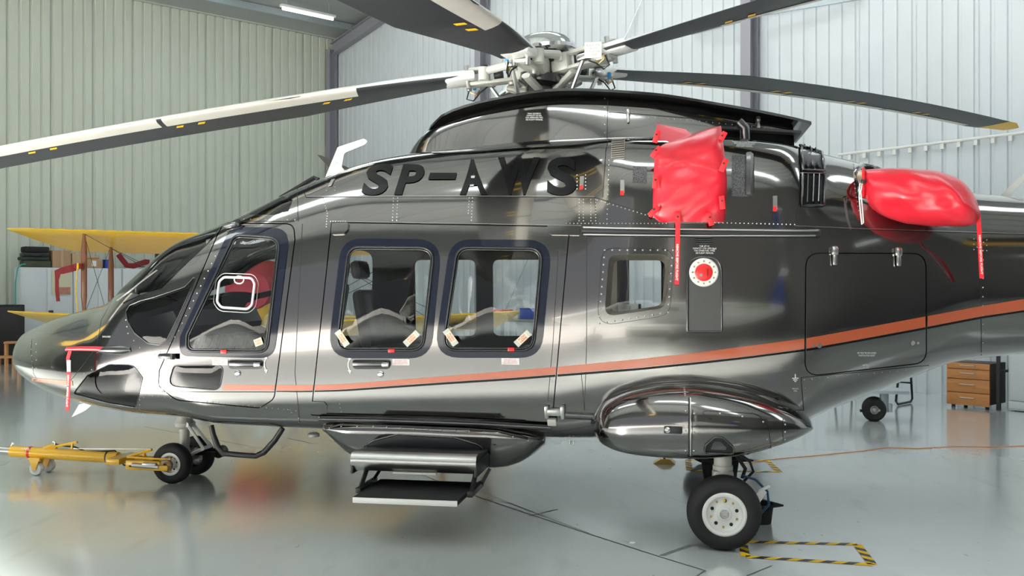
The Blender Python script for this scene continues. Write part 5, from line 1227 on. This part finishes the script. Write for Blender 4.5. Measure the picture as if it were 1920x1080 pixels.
MB().box(TP(230,860,-.14), (.12, .30, .05), bev=.008).build('yoke_bridge', yellow, tb)
b = MB(); b.cyl(TP(248,872,-.305), TP(298,876,-.31), .018, n=12); b.box(TP(280,873,-.305), (.12,.03,.045), bev=.006); b.build('locking_clamp', steel, tb)
c_ = Vector((0, -.27, .165)); MB().lathe([(.035,0),(.048,.004),(.05,.03),(.035,.035),(.02,.035),(.02,.015),(0,.015)], c_, (0,-1,0), 22).build('axle_socket', mat('brown_bushing', (.18,.10,.04), .4), tb)
b = MB(); b.tube([TP(100,838), TP(145,829)], .012, 6); b.tube([TP(82,842), TP(100,836), TP(104,842)], .022, 6); b.tube([TP(135,842), TP(136,832)], .012, 6); b.build('release_lever', yellow, tb)
b = MB(); b.tube([TP(240,856,-.2), TP(285,843,-.2)], .012, 6); b.tube([TP(270,850,-.2), TP(272,864,-.2)], .018, 6); b.tube([TP(238,857,-.25), TP(320,862,-.28)], .009, 6); b.build('tie_rod', yellow, tb)
b = MB(); b.tube([TP(135,841)+Vector((0,0,.0)), TP(290,842,-.05)], .004, 5); b.build('pull_wire', steel, tb)
b = MB(); b.tube([TP(105,833), TP(118,836), TP(140,838), TP(160,846), TP(190,846), TP(215,845), TP(223,852), TP(226,862,-.15), TP(232,872,-.25), TP(245,874,-.3)], .0065, 6); b.build('hydraulic_hose', mattblack, tb)
b = MB(); b.tube([TP(102,836), TP(104,829), TP(99,828)], .008, 6); b.tube([TP(18,845), TP(24,830), TP(26,833)], .008, 6); b.build('steel_pin', steel, tb)
for px_, v in ((69, -.06), (91, .10)):
    u = inv(px_, 872, v)[0]; w_ = MB(); w_.lathe([(.022,-.028),(.052,-.026),(.056,-.012),(.056,.012),(.052,.026),(.022,.028)], (u, v, .056), (0,1,0), 26); w_.build('castor_wheel', mat('castor_nylon', (.72,.73,.72), .35), tb)
    q = MB()
    for e in (-.036, .036): q.prism([(-.05,.05),(.05,.05),(.012,-.05),(-.012,-.05)], .005, Matrix(((1,0,0,u),(0,0,-1,v+e),(0,1,0,.095),(0,0,0,1))))
    q.box((u, v, .145), (.11, .085, .012)); q.build('castor_fork', yellow, tb, ang=30)
flat_text('white_lettering', 'WB', Matrix.Translation(TP(48,842,-.075)) @ Matrix(((1,0,0),(0,0,-1),(0,1,0))).to_4x4(), .07, .022, white_print, tb)
shift(tb, tbb)
# ================================================================= floor markings, tubs, chock, wire
def tape_rect(corners, label, w=.055):
    P = [fpt(*c) for c in corners]; c0 = sum(P, Vector())/4; e = empty('floor_tape', (c0.x, c0.y, 0), 0, label, 'floor marking', None)
    for i in range(4):
        A = P[i]-c0; B_ = P[(i+1) % 4]-c0; A.z = B_.z = 0; d = (B_-A); L = d.length; d.normalize(); n = Vector((-d.y, d.x, 0)); seg = .062; k = 0; x = 0; b = MB(); sh = .05
        while x < L-1e-6:
            x1 = min(L, x+seg); f0 = lambda q: min(L, max(0, q))
            b.add([A+d*x-n*w/2+Vector((0,0,.002)), A+d*x1-n*w/2+Vector((0,0,.002)), A+d*f0(x1+(sh if x1 < L else 0))+n*w/2+Vector((0,0,.002)), A+d*f0(x+(sh if x > 0 else 0))+n*w/2+Vector((0,0,.002))], [(0,1,2,3)], k % 2); x = x1; k += 1
        b.build('tape_strip', [amber, black_m], e, smooth=False)
    return e
tape_rect([(1392,1016),(1607,1021),(1636,1059),(1398,1044)], 'black and yellow striped tape rectangle on the floor beside the near main wheel')
tape_rect([(1290,862),(1437,863),(1462,885),(1293,882)], 'smaller-looking striped tape rectangle on the floor under the far side of the helicopter')
def tub(px, py, r, h, label, rot=0.3):
    p = fpt(px, py); e = empty('rubber_tub', (p.x, p.y, 0), rot, label, 'tub')
    b = MB(); b.lathe([(0,.004),(r*.80,0),(r*.84,.01),(r,h),(r*1.06,h),(r*1.0,h-.01),(r*.80,.02),(0,.02)], (0,0,0), (0,0,1), 28); b.build('tub_body', mattblack, e)
    b = MB(); s_ = r*1.25; n = 32; o_ = [( max(-s_,min(s_,1.6*s_*math.cos(2*math.pi*i/n))), max(-s_,min(s_,1.6*s_*math.sin(2*math.pi*i/n)))) for i in range(n)]; i_ = [(r*.98*math.cos(2*math.pi*i/n), r*.98*math.sin(2*math.pi*i/n)) for i in range(n)]
    for z in (h, h+.012): b.v += [(x,y,z) for x,y in o_]+[(x,y,z) for x,y in i_]
    for i in range(n): j = (i+1) % n; b.f += [(2*n+i,2*n+j,3*n+j,3*n+i),(i,n+i,n+j,j),(i,j,2*n+j,2*n+i),(n+i,3*n+i,3*n+j,n+j)]; b.m += [0]*4
    b.build('tub_rim', mattblack, e, smooth=False)
tub(1426, 980, .085, .12, 'small black rubber tub on the floor right behind the near main wheel', .5)
tub(1350, 903, .155, .19, 'wide black rubber tub standing further back behind the main gear leg')
p = fpt(1246, 868); ch = empty('wheel_chock', (p.x, p.y, 0), -.2, 'yellow wheel chock on the floor below the sponson', 'chock')
MB().prism([(-.1,0),(.1,0),(.05,.045),(-.03,.045)], .14, Matrix(((1,0,0,0),(0,0,-1,0),(0,1,0,0),(0,0,0,1)))).build('chock_block', yellow, ch, smooth=False)
MB().box((.0, 0, .05), (.02, .10, .012), bev=.004).build('chock_grip', black_m, ch)
tag(MB().tube([fpt(x, y)+Vector((0,0,.005)) for x, y in ((1388,871),(1450,862),(1520,856),(1570,851),(1620,846),(1660,840),(1720,842),(1790,838),(1860,839),(1990,834))], .004, 5).build('power_cord', mat('orange_cable', (.75,.30,.08), .5)), 'thin orange cable lying across the floor beyond the helicopter', 'cable')
tag(MB().lathe([(0,0),(.02,.0),(.022,.006),(.016,.012),(0,.013)], fpt(1186,1019), (0,0,1), 14).build('plastic_cap', white_m), 'tiny white plastic cap lying on the floor in front', 'cap')
# ================================================================= yellow biplane behind the nose
BX, BY = -4.0, 15.4
bip = empty('biplane', (BX, BY, 0), 0, 'yellow fabric biplane with brown wooden struts parked behind the helicopter', 'airplane')
def wing(name, half, zr, zt, sgn, m, parent, chord_=1.32, inc=.30, rake=.55, y0=0.0):
    b = MB(); AFW = [(0,0),(.02,.6),(.08,.9),(.25,1.0),(.5,.8),(.8,.35),(1,.02),(.8,-.05),(.5,-.1),(.25,-.15),(.06,-.45)]; n = len(AFW); xs = list(np.linspace(.35, half-rake, 26))+[half-rake*(1-t) for t in (.25,.5,.7,.85,.95,1.0)]
    for i, x in enumerate(xs):
        t = max(0, (x-(half-rake))/rake); c = chord_*(1-.90*t**1.4); z = zr+(zt-zr)*x/half; rb = .010*(i % 2)*(t == 0)
        for a, h in AFW: b.v.append((sgn*x, y0+a*c+.12*t**2, z-inc*a*c/chord_+h*.055*(1-.7*t)-(rb if h > 0 else 0)))
    for i in range(len(xs)-1):
        for k in range(n): b.f.append((i*n+k, (i+1)*n+k, (i+1)*n+(k+1) % n, i*n+(k+1) % n)); b.m.append(0)
    b.f += [tuple(range(n)), tuple((len(xs)-1)*n+k for k in range(n))]; b.m += [0,0]; return b.build(name, m, parent, ang=50)
for s_ in (-1, 1):
    wing('upper_wing', 4.13, 2.42, 2.545, s_, ywing, bip); wing('lower_wing', 4.12, .99, 1.215, s_, ywing, bip, rake=.5)
    for xs_, yq, nm in ((2.88, .10, 0), (2.88, .95, 1)):
        x = s_*(2.88 if nm == 0 else 2.80); zt_ = 2.42+.125*abs(x)/4.13-.30*yq/1.32; zb_ = .99+.225*abs(x)/4.12-.30*yq/1.32+.03
        b = MB(); b.tube([(x,yq,zb_),(x,yq,zb_+.3),(x,yq,zt_-.3),(x,yq,zt_+.0)], [.022,.050,.050,.022], 10, flat=.6); b.build('interplane_strut', wood, bip)
        b = MB(); b.tube([(x,yq,zt_-.02),(s_*.5,yq,1.15)], .005, 5); b.tube([(x,yq,zb_),(s_*.5,yq,2.3)], .005, 5); b.build('flying_wire', black_m, bip)
    b = MB(); b.tube([(s_*2.88,.10,2.46),(s_*2.82,.95,.98)], .004, 5); b.tube([(s_*2.82,.95,2.25),(s_*2.88,.10,1.15)], .004, 5); b.build('bracing_wire', black_m, bip)
    for yq in (.15, .8):
        b = MB(); b.tube([(s_*.42,yq,2.30-.2*yq),(s_*.32,yq+.1,1.75)], .018, 8); b.build('cabane_strut', mat('brass_tube', (.55,.33,.06), .4, .3), bip)
    b = MB(); b.lathe([(.30,0),(.30,.004)], (s_*3.25,.62,.985), (.0,.22,-1), 32); b.build('roundel_blue', mat('roundel_blue_paint', (.25,.33,.45), .5), bip)
    b = MB(); b.lathe([(.20,.004),(.20,.008)], (s_*3.25,.62,.985), (.0,.22,-1), 32); b.build('roundel_white', white_m, bip); b = MB(); b.lathe([(.09,.008),(.09,.012)], (s_*3.25,.62,.985), (.0,.22,-1), 24); b.build('roundel_red', mat('faded_red', (.5,.15,.12), .5), bip)
# fuselage loft
fs_ = [(-.75,.20,1.30,1.62),(-.55,.30,1.12,1.78),(0,.34,.98,1.82),(.8,.37,.92,1.80),(1.6,.36,.88,1.74),(2.6,.30,.82,1.45),(4,.18,.72,1.10),(5.2,.06,.66,.86)]
b = MB(); n = 16
for y, w, z0, z1 in fs_:
    for k in range(n):
        a = 2*math.pi*k/n; ca_, sa_ = math.cos(a), math.sin(a); b.v.append((w*math.copysign(abs(ca_)**.55, ca_), y, (z0+z1)/2+(z1-z0)/2*math.copysign(abs(sa_)**.6, sa_)))
for i in range(len(fs_)-1):
    for k in range(n): b.f.append((i*n+k, i*n+(k+1) % n, (i+1)*n+(k+1) % n, (i+1)*n+k)); b.m.append(0)
b.f += [tuple(range(n)), tuple((len(fs_)-1)*n+k for k in range(n))]; b.m += [0,0]; b.build('fuselage', ywing, bip, ang=60)
b = MB(); b.box((0,.25,2.36), (.9,1.1,.10), Matrix.Rotation(-.22, 3, 'X'), bev=.04); b.build('fuel_tank', ywing, bip)
b = MB(); b.prism([(-.08,.05),(0,1.1),(.5,1.35),(.62,.95),(.70,.05)], .05, Matrix(((0,0,1,0),(1,0,0,4.6),(0,1,0,.72),(0,0,0,1)))); b.build('tail_fin', ywing, bip, ang=30)
b = MB(); b.box((0,4.9,.98), (2.6,.7,.05), bev=.02); b.build('tailplane', ywing, bip)
b = MB()
for s_ in (-1, 1): b.tube([(s_*.3,.0,1.0),(s_*.75,-.1,.28)], .022, 8); b.tube([(s_*.3,.8,.95),(s_*.75,-.1,.28)], .018, 8)
b.tube([(-.8,-.1,.28),(.8,-.1,.28)], .02, 8); b.build('undercarriage_frame', black_m, bip)
for s_ in (-1, 1): b = MB(); b.lathe([(.08,-.05),(.22,-.06),(.28,-.03),(.28,.03),(.22,.06),(.08,.05)], (s_*.85,-.1,.28), (1,0,0), 28); b.build('wheel', rubber, bip)
MB().box((0,5.05,.60), (.06,.25,.10), bev=.02).build('tail_skid', black_m, bip); MB().tube([(0,5.1,.6),(0,5.15,.03)], .02, 6).build('skid_leg', black_m, bip)
# red cover over engine and cockpit
b = MB(); n = 18; cvr = [(-.86,.10,1.35,1.62),(-.84,.34,1.25,1.86),(-.3,.42,1.25,1.98),(.2,.44,1.3,2.04),(.75,.43,1.4,2.02),(.8,.2,1.6,1.9)]
for y, w, z0, z1 in cvr:
    for k in range(n): a = 2*math.pi*k/n; rr_ = 1+.05*noise2(k*1.3, y*4); b.v.append((w*math.cos(a)*rr_, y, (z0+z1)/2+(z1-z0)/2*math.sin(a)*rr_))
for i in range(len(cvr)-1):
    for k in range(n): b.f.append((i*n+k, i*n+(k+1) % n, (i+1)*n+(k+1) % n, (i+1)*n+k)); b.m.append(0)
b.f += [tuple(range(n)), tuple((len(cvr)-1)*n+k for k in range(n))]; b.m += [0,0]
o = b.build('engine_cover', mat('crimson_canvas', (.30,.015,.03), .8, noise=.2)); o.location = (BX, BY, 0); tag(o, 'crimson canvas cover draped over the biplane engine, seen through the cockpit', 'cover')
# ribbon tied to the outer strut
rbn = empty('red_ribbon', (BX-2.93, BY-.02, 1.9), 0, 'dark red cloth ribbon tied round the outer biplane strut', 'ribbon')
b = MB(); pth = [(0,0,.03),(-.10,-.03,0),(-.22,-.04,-.03),(-.30,-.04,-.06),(-.31,-.04,-.18),(-.305,-.05,-.35),(-.29,-.04,-.52)]
for i, p_ in enumerate(pth):
    w_ = .055 if i < 4 else .03; p_ = Vector(p_); t = Vector(pth[min(i+1, 6)])-Vector(pth[max(i-1, 0)]); s2 = t.cross(Vector((0,1,0))).normalized()*w_; b.v += [tuple(p_-s2), tuple(p_+s2), tuple(p_+s2+Vector((0,.006,0))), tuple(p_-s2+Vector((0,.006,0)))]
for i in range(len(pth)-1):
    for k in range(4): b.f.append((i*4+k, i*4+(k+1) % 4, (i+1)*4+(k+1) % 4, (i+1)*4+k)); b.m.append(0)
b.f += [(0,1,2,3), (27,26,25,24)]; b.m += [0,0]; b.build('ribbon_tail', darkred, rbn, smooth=False)
MB().box((.02,0,.04), (.12,.10,.09), bev=.02).build('ribbon_knot', darkred, rbn); MB().box((.03,-.055,.04), (.03,.02,.10), bev=.006).build('yellow_clip', amber, rbn)
MB().tube([(.02,-.05,.05),(.0,-.06,-.3),(.02,-.05,-.68)], .010, 6).build('yellow_cord', amber, rbn)
# ================================================================= along the left wall
RD1 = math.atan2(D1.y, D1.x)
def wl_(px, off=.0): return onwall(px, 540, 'l', off)          # point on a line parallel to the left wall
def room_ab(p): d = p-Vector((CX, CY, 0)); return d.dot(D1), d.dot(D2)
CF = .62; CH = 2.05
edges_px = [37, 137, 229, 318]; acab = [room_ab(wl_(x, CF))[0] for x in edges_px]
W0 = acab[1]-acab[2]
for k in range(3): acab.append(acab[-1]-W0)
def cabinet(a0, a1, label, poster=False, depth=.46, H=CH):      # a0 > a1; front faces D2
    w = a0-a1; c = room((a0+a1)/2, CF-depth/2); e = empty('metal_cabinet', (c.x, c.y, 0), RD1+math.pi, label, 'cabinet', 'grey metal cabinets along the left wall')
    # local x: away from left = -D1 (towards the corner), local y = -D2 (towards the wall)
    MB().box((0,0,H/2), (w-.01, depth, H), bev=.006).build('cabinet_body', cab_m, e)
    for s_ in (-1, 1):
        d = MB().box((s_*w*.245, -depth/2-.009, H/2), (w*.485, .018, H-.05), bev=.004).build('cabinet_door', cab_m, e)
        if s_ == 1: MB().box((s_*w*.07, -depth/2-.024, 1.02), (.10, .02, .14), bev=.004).build('lock_plate', black_m, d); MB().cyl((s_*w*.07,-depth/2-.03,1.02), (s_*w*.07,-depth/2-.045,1.02), .02, n=12).build('lock_knob', steel, d)
    return e
labs = ['grey two-door metal cabinet with a green hose down its side, first from the left', 'grey two-door metal cabinet carrying the cardboard boxes and blue bucket', 'grey two-door metal cabinet just left of the helicopter windscreen', 'grey two-door metal cabinet seen behind the helicopter windscreen',
        'grey two-door metal cabinet hidden behind the pilot door', 'grey two-door metal cabinet hidden farthest behind the cabin']
cabs = []
for k in range(len(acab)-1): cabs.append(cabinet(acab[k], acab[k+1], labs[k]))
p = wl_(115, CF+.02); q = empty('wall_calendar', (p.x, p.y, 0), RD1+math.pi, 'small paper poster with a picture stuck on the first cabinet door', 'poster'); b = MB(); b.box((0,-.015,1.72), (.42,.004,.56)); b.build('paper_sheet', mat('poster_paper', (.62,.60,.42), .6), q, smooth=False); MB().box((0.06,-.019,1.53), (.26,.004,.16)).build('picture', mat('poster_picture', (.45,.20,.14), .6, noise=.6, nscale=14), q, smooth=False)
def on_cab(name, px0, px1, ytop, label, cat, m, off=.45, depth=.34, z0=CH, parts=None, group=None, bev=.01):
    A = wl_(px0, off); B_ = wl_(px1, off); w = (A-B_).length; c = (A+B_)/2; zt = CAMH+(540-ytop)/FPX*c.y; e = empty(name, (c.x, c.y, z0+.001), RD1+math.pi, label, cat, group)
    MB().box((0,0,(zt-z0)/2), (w, depth, zt-z0), bev=bev).build(parts or 'body', m, e); return e, w, zt-z0
e, w, h = on_cab('cardboard_box', 95, 129, 470, 'brown closed cardboard box on the first cabinet beside the dark bags', 'box', cardboard, parts='box_body'); MB().box((0,-.172,h*.5), (w*.12,.002,h*.96)).build('packing_tape', mat('packing_tape', (.5,.36,.22), .4), e, smooth=False)
e, w, h = on_cab('cardboard_box', 131, 152, 476, 'short cardboard box next to the brown strut, second from the bags', 'box', mat('cardboard_pale', (.50,.34,.22), .9), parts='box_body'); MB().box((0,-.172,h*.5), (w*.15,.002,h*.96)).build('packing_tape', MATS['packing_tape'], e, smooth=False)
e, w, h = on_cab('cardboard_tray', 155, 188, 486, 'low cardboard tray with a white label on the second cabinet', 'box', cardboard, parts='box_body'); MB().box((.0,-.172,h*.5), (.10,.002,h*.6)).build('label_sticker', white_print, e, smooth=False)
e, w, h = on_cab('cardboard_tray', 156, 183, 479, 'smaller flat cardboard box lying on the labelled tray', 'box', MATS['cardboard_pale'], parts='box_body', z0=CH+h+.004, depth=.28); MB().box((0,-.142,h*.3), (.2,.002,.02)).build('flap', cardboard, e, smooth=False)
c = (wl_(200,.42)); e = empty('blue_bucket', (c.x, c.y, CH), 0, 'blue plastic bucket on the second cabinet behind the rear strut', 'bucket'); b = MB(); b.lathe([(0,.004),(.085,0),(.10,.19),(.112,.20),(.10,.205),(.08,.02),(0,.02)], (0,0,0), (0,0,1), 24); b.build('bucket_body', blue_m, e); MB().tube([(.112*math.cos(t), -.02, .20+.0*t-.13*math.sin(t)) for t in np.linspace(0, math.pi, 10)], .005, 5).build('handle', blue_m, e)
zb_ = CH
for k, (x0, x1, yt, m, lb) in enumerate(((40, 93, 489, mat('olive_canvas', (.07,.075,.05), .9, noise=.2), 'folded olive canvas bag, lowest of the dark pile on the first cabinet'), (36, 90, 482, mat('dark_green_canvas', (.03,.045,.035), .9), 'folded dark green bag, second from the bottom of the dark pile'),
                                      (40, 89, 474, black_m, 'black padded bag, second from the top of the dark pile'), (42, 89, 463, mattblack, 'black bag topmost on the dark pile on the first cabinet'))):
    e, w, h = on_cab('canvas_bag', x0, x1, yt, lb, 'bag', m, off=.42, z0=zb_, parts='bag_body', bev=.03, group='bags piled on the first cabinet'); MB().tube([(-.12,-.17,h*.6),(-.06,-.2,h*.3),(.06,-.2,h*.3),(.12,-.17,h*.6)], .008, 5).build('carry_strap', m, e); zb_ += h+.003
c = wl_(250, .42); e = empty('folded_chair', (c.x, c.y, CH+.04), RD1+math.pi, 'dark red folding seat lying on the cabinets left of the windscreen', 'chair'); MB().tube([(-.35,0,.30),(-.28,0,.20),(-.15,0,.04),(.0,0,.03),(.3,0,.13),(.38,0,.12)], .03, 8, flat=2.2).build('seat_shell', darkred, e); MB().tube([(-.2,.05,.012),(.45,.05,.012)], .012, 6).build('frame_tube', black_m, e)
e, w, h = on_cab('box_file', 295, 305, 473, 'upright black file box on the cabinets beside the windscreen', 'box', black_m, parts='box_body'); MB().box((0,-.172,h*.7), (w*.6,.002,h*.2)).build('label_sticker', offwhite, e, smooth=False)
tag(MB().tube([wl_(p_[0], .70)+Vector((0,0,CAMH+(540-p_[1])/FPX*wl_(p_[0], .70).y)) if False else Vector((wl_(p_[0],.70).x, wl_(p_[0],.70).y, CAMH+(540-p_[1])/FPX*wl_(p_[0],.70).y)) for p_ in ((48,495),(40,496),(33,503),(29,530),(29,570),(31,605),(37,620),(50,630),(66,636))], .014, 6).build('garden_hose', teal), 'teal garden hose hanging down the side of the first cabinet', 'hose')
c = fpt(2, 684); e = empty('dark_cupboard', (c.x-.1, c.y+.25, 0), RD1+math.pi, 'low black cupboard standing against the wall left of the grey cabinets', 'cupboard'); MB().box((0,0,.62), (.75,.4,1.24), bev=.01).build('cupboard_body', mattblack, e); MB().box((0,-.205,.62), (.70,.015,1.16), bev=.004).build('cupboard_door', black_m, e)
def stool(px, py, h, w, label, col):
    c = fpt(px, py); e = empty('wooden_stool', (c.x, c.y, 0), .35, label, 'stool')
    MB().box((0,0,h-.02), (w, w, .04), bev=.006).build('seat', pine, e)
    for sx in (-1, 1):
        for sy in (-1, 1): MB().box((sx*(w/2-.035), sy*(w/2-.035), (h-.04)/2), (.045,.045,h-.04), bev=.004).build('leg', pine, e)
    for sx in (-1, 1): MB().box((sx*(w/2-.035), 0, h*.35), (.03, w-.11, .04), bev=.003).build('rung', pine, e)
    return e
stool(24, 686, .50, .30, 'tall pine stool beside the first grey cabinet', 0); stool(12, 690, .24, .34, 'low pine step stool on the floor in front of the tall stool', 0)
c = fpt(-2, 672); b = MB(); b.lathe([(0,0),(.10,.01),(.14,.08),(.12,.16),(0,.17)], (c.x+.02, c.y-.9, .26), (0,0,1), 18); tag(b.build('red_cushion', mat('crimson_cushion', (.35,.01,.03), .8)), 'crimson round cushion at the left edge on the low step stool', 'cushion')
c = fpt(-6, 680); e = empty('orange_jacket', (c.x, c.y, .0), 0, 'orange coat hanging on a stand at the left edge', 'coat'); MB().tube([(0,0,0.02),(0,0,.95)], .02, 8).build('stand_pole', black_m, e); MB().lathe([(.0,.45),(.20,.46),(.22,.6),(.17,.8),(.05,.93),(0,.95)], (0,0,0), (0,0,1), 14).build('cloth', mat('orange_cloth', (.45,.10,.02), .8, noise=.3), e)
# ================================================================= along the right (gable) wall
RD2 = math.atan2(D2.y, D2.x)
def wr_thing(name, a, b_, label, cat): c = room(a, b_); return empty(name, (c.x, c.y, 0), RD2, label, cat)      # local x = D2, local y = -D1*(-1)
dr = wr_thing('drawer_cabinet', 1.12, 18.1, 'orange wooden four-drawer cabinet under the tail, beside the white cupboard', 'cabinet')
# local y axis = perpendicular; the front faces D1, which is local -y
MB().box((0,0,.33), (.56,.50,.54), bev=.004).build('cabinet_body', mat('dark_brown_board', (.05,.03,.02), .5), dr)
z_ = .60
for hh in (.085, .13, .18, .17):
    z_ -= hh; d = MB().box((0,-.26,z_+hh/2), (.555,.02,hh-.008), bev=.002).build('drawer', oak, dr); MB().tube([(-.10,-.272,z_+hh*.62),(-.095,-.29,z_+hh*.62),(.095,-.29,z_+hh*.62),(.10,-.272,z_+hh*.62)], .006, 6).build('drawer_handle', steel, d)
for sx in (-1, 1):
    for sy in (-1, 1): MB().cyl((sx*.22, sy*.19, 0), (sx*.22, sy*.19, .06), .025, n=10).build('castor', black_m, dr)
wk = wr_thing('steel_rack', 1.05, 18.46, 'black steel rack upright standing beside the drawer cabinet', 'rack')
for y in (-.26, .26): MB().box((0,y,.6), (.04,.04,1.2)).build('upright', black_m, wk, smooth=False)
for z in (.5, 1.15): MB().box((0,0,z), (.05,.56,.03)).build('shelf', black_m, wk, smooth=False)
wc = wr_thing('white_cupboard', .95, 19.86, 'white metal cupboard at the right edge beneath the tail boom', 'cupboard'); MB().box((0,0,.93), (2.6,.6,1.84), bev=.005).build('cupboard_body', cab_m, wc); MB().box((0,0,.015), (2.5,.5,.03)).build('plinth', black_m, wc, smooth=False)
for k in (-1, 0, 1): MB().box((k*.86,-.31,.97), (.84,.02,1.66), bev=.004).build('cupboard_door', cab_m, wc)
MB().box((0,-.305,.08), (2.58,.015,.10), bev=.003).build('kick_board', cab_m, wc)
bn = wr_thing('tube_bench', 1.6, 16.9, 'black tubular bench frame under the rear fuselage, left of the drawers', 'bench')
for x in (-.45, .45):
    MB().tube([(x-.03,.22,.44),(x-.02,.25,.06),(x-.02,.20,.02),(x,-.20,.02),(x,-.26,.06),(x+.02,-.22,.44)], .016, 8).build('leg_loop', black_m, bn)
MB().tube([(-.45,.2,.28),(.45,.2,.28)], .012, 6).build('stretcher', black_m, bn); MB().box((0,0,.46), (1.2,.42,.04), bev=.01).build('bench_seat', mattblack, bn)
MB().box((.0,-.26,.46), (1.2,.02,.05)).build('seat_edge', black_m, bn, smooth=False)
c = fpt(1642, 789); gd = empty('ground_dolly', (c.x, c.y, 0), -.2, 'small twin-wheeled steel dolly on the floor beneath the rear fuselage', 'dolly')
for y in (-.07, .13):
    b = MB(); b.lathe([(.05,-.03),(.11,-.035),(.135,-.015),(.14,0),(.135,.015),(.11,.035),(.05,.03)], (-.03+.35*max(0,y)*.6,y,.14), (0,1,0), 28, caps=False); b.build('tyre', rubber, gd); b = MB(); b.lathe([(.055,.025),(.04,.01),(.02,.03),(0,.03)], (-.03+.35*max(0,y)*.6,y,.14), (0,-1,0), 20, caps=False); b.build('hub', steel, gd)
MB().box((.10,.03,.22), (.09,.10,.24), bev=.01).build('upright', galv, gd); MB().box((.16,.0,.16), (.05,.08,.10), bev=.008).build('brake_unit', galv, gd); MB().cyl((.02,-.12,.14), (.02,.2,.14), .015, n=10).build('axle', steel, gd); MB().box((0.1,.03,.36), (.5,.4,.04), bev=.006).build('platform', galv, gd); MB().box((-.17,-.02,.12), (.03,.06,.03), bev=.004).build('foot_pedal', black_m, gd)
# workbench with coloured boxes, seen through the rear cabin window
c = Vector(((975-960)/FPX*19, 19.0, 0)); wbn = empty('workbench', (c.x, c.y, 0), RD2, 'workbench in the far corner, seen through the second cabin window', 'workbench'); MB().box((0,0,.96), (1.8,.6,.05), bev=.004).build('bench_top', mat('bench_grey', (.3,.3,.3), .5), wbn)
for sx in (-.8,.8):
    for sy in (-.24,.24): MB().box((sx,sy,.47), (.05,.05,.93)).build('leg', galv, wbn, smooth=False)
MB().box((0,0,.3), (1.6,.5,.03)).build('lower_shelf', galv, wbn, smooth=False)
for x, w_, h_, m, lb in ((-.55,.35,.16,red_m,'red tool box on the far workbench'),(-.1,.4,.10,white_m,'white flat box on the far workbench'),(.3,.3,.2,blue_m,'blue crate on the far workbench')):
    q = c+Vector((math.cos(RD2)*x, math.sin(RD2)*x, .986)); e = empty('storage_box', q, RD2, lb, 'box', 'boxes on the far workbench'); MB().box((0,0,h_/2), (w_,.3,h_), bev=.01).build('box_body', m, e); MB().box((0,0,h_+.008), (w_+.01,.31,.014), bev=.004).build('lid', m, e)
# carton inside the cabin behind the aft window
cc = P3(1178, 580, -.72); e = empty('white_carton', hw(cc.x, cc.y, 0)+Vector((0,0,cc.z-.05)), -YAW-.15, 'small white printed carton lying inside the aft cabin window', 'carton')
MB().box((0,0,.045), (.16,.10,.085), bev=.002).build('carton_body', white_m, e); MB().box((-.115,0,.04), (.07,.10,.075), bev=.002).build('grey_end', mat('carton_grey', (.25,.25,.25), .6), e); flat_text('carton_lettering', 'ABSAO', Matrix.Translation((.02,-.0512,.045)) @ Matrix(((0,-1,0),(0,0,-1),(1,0,0))).to_4x4(), .06, .014, seam_m, e)
# ================================================================= behind the camera: the aircraft mirrored in the paint
wp = empty('turboprop_airplane', (-5.5, -12.5, 0), 0, 'white turboprop airplane with blue tail, mirrored in the helicopter side', 'airplane')
sec_ = [(0,.02,1.4,1.5),(.3,.28,1.15,1.68),(1.0,.55,.95,1.95),(1.8,.72,.85,2.35),(2.6,.80,.80,2.45),(6,.80,.80,2.45),(7.5,.6,1.05,2.40),(9.5,.28,1.55,2.25),(10.6,.08,1.85,2.10)]
b = MB(); n = 24
for x, w, z0, z1 in sec_:
    for k in range(n): a = 2*math.pi*k/n; b.v.append((x, w*math.cos(a), (z0+z1)/2+(z1-z0)/2*math.sin(a)))
for i in range(len(sec_)-1):
    for k in range(n): b.f.append((i*n+k, i*n+(k+1) % n, (i+1)*n+(k+1) % n, (i+1)*n+k)); b.m.append(0)
b.build('fuselage', white_m, wp, ang=80)
for k in range(6): MB().box((2.3+.75*k, .72, 1.95), (.36,.14,.30), bev=.06).build('cabin_window', black_m, wp)
MB().prism([(0,0),(1.3,2.1),(2.1,2.1),(1.7,0)], .12, Matrix(((1,0,0,8.6),(0,0,-1,0),(0,1,0,2.1),(0,0,0,1)))).build('tail_fin', mat('tail_blue', (.03,.06,.32), .35, 0, .5), wp, ang=30)
MB().box((10.3,0,4.15), (1.1,4.2,.08), bev=.03).build('tailplane', white_m, wp); MB().box((4.3,0,.95), (1.6,12.0,.16), bev=.06).build('wing', white_m, wp)
MB().box((7.2,.45,2.05), (3.4,.30,.10), Matrix.Rotation(-.06, 3, 'Y'), bev=.04).build('green_flash', mat('tail_green', (.25,.5,.03), .4), wp)
for x, y in ((1.2,0),(4.6,1.6),(4.6,-1.6)):
    b = MB(); b.lathe([(.1,-.08),(.22,-.09),(.26,-.03),(.26,.03),(.22,.09),(.1,.08)], (x,y,.26), (0,1,0), 24); b.build('wheel', rubber, wp); MB().cyl((x,y,.26), (x,y,.95), .04, n=10).build('gear_leg', steel, wp)
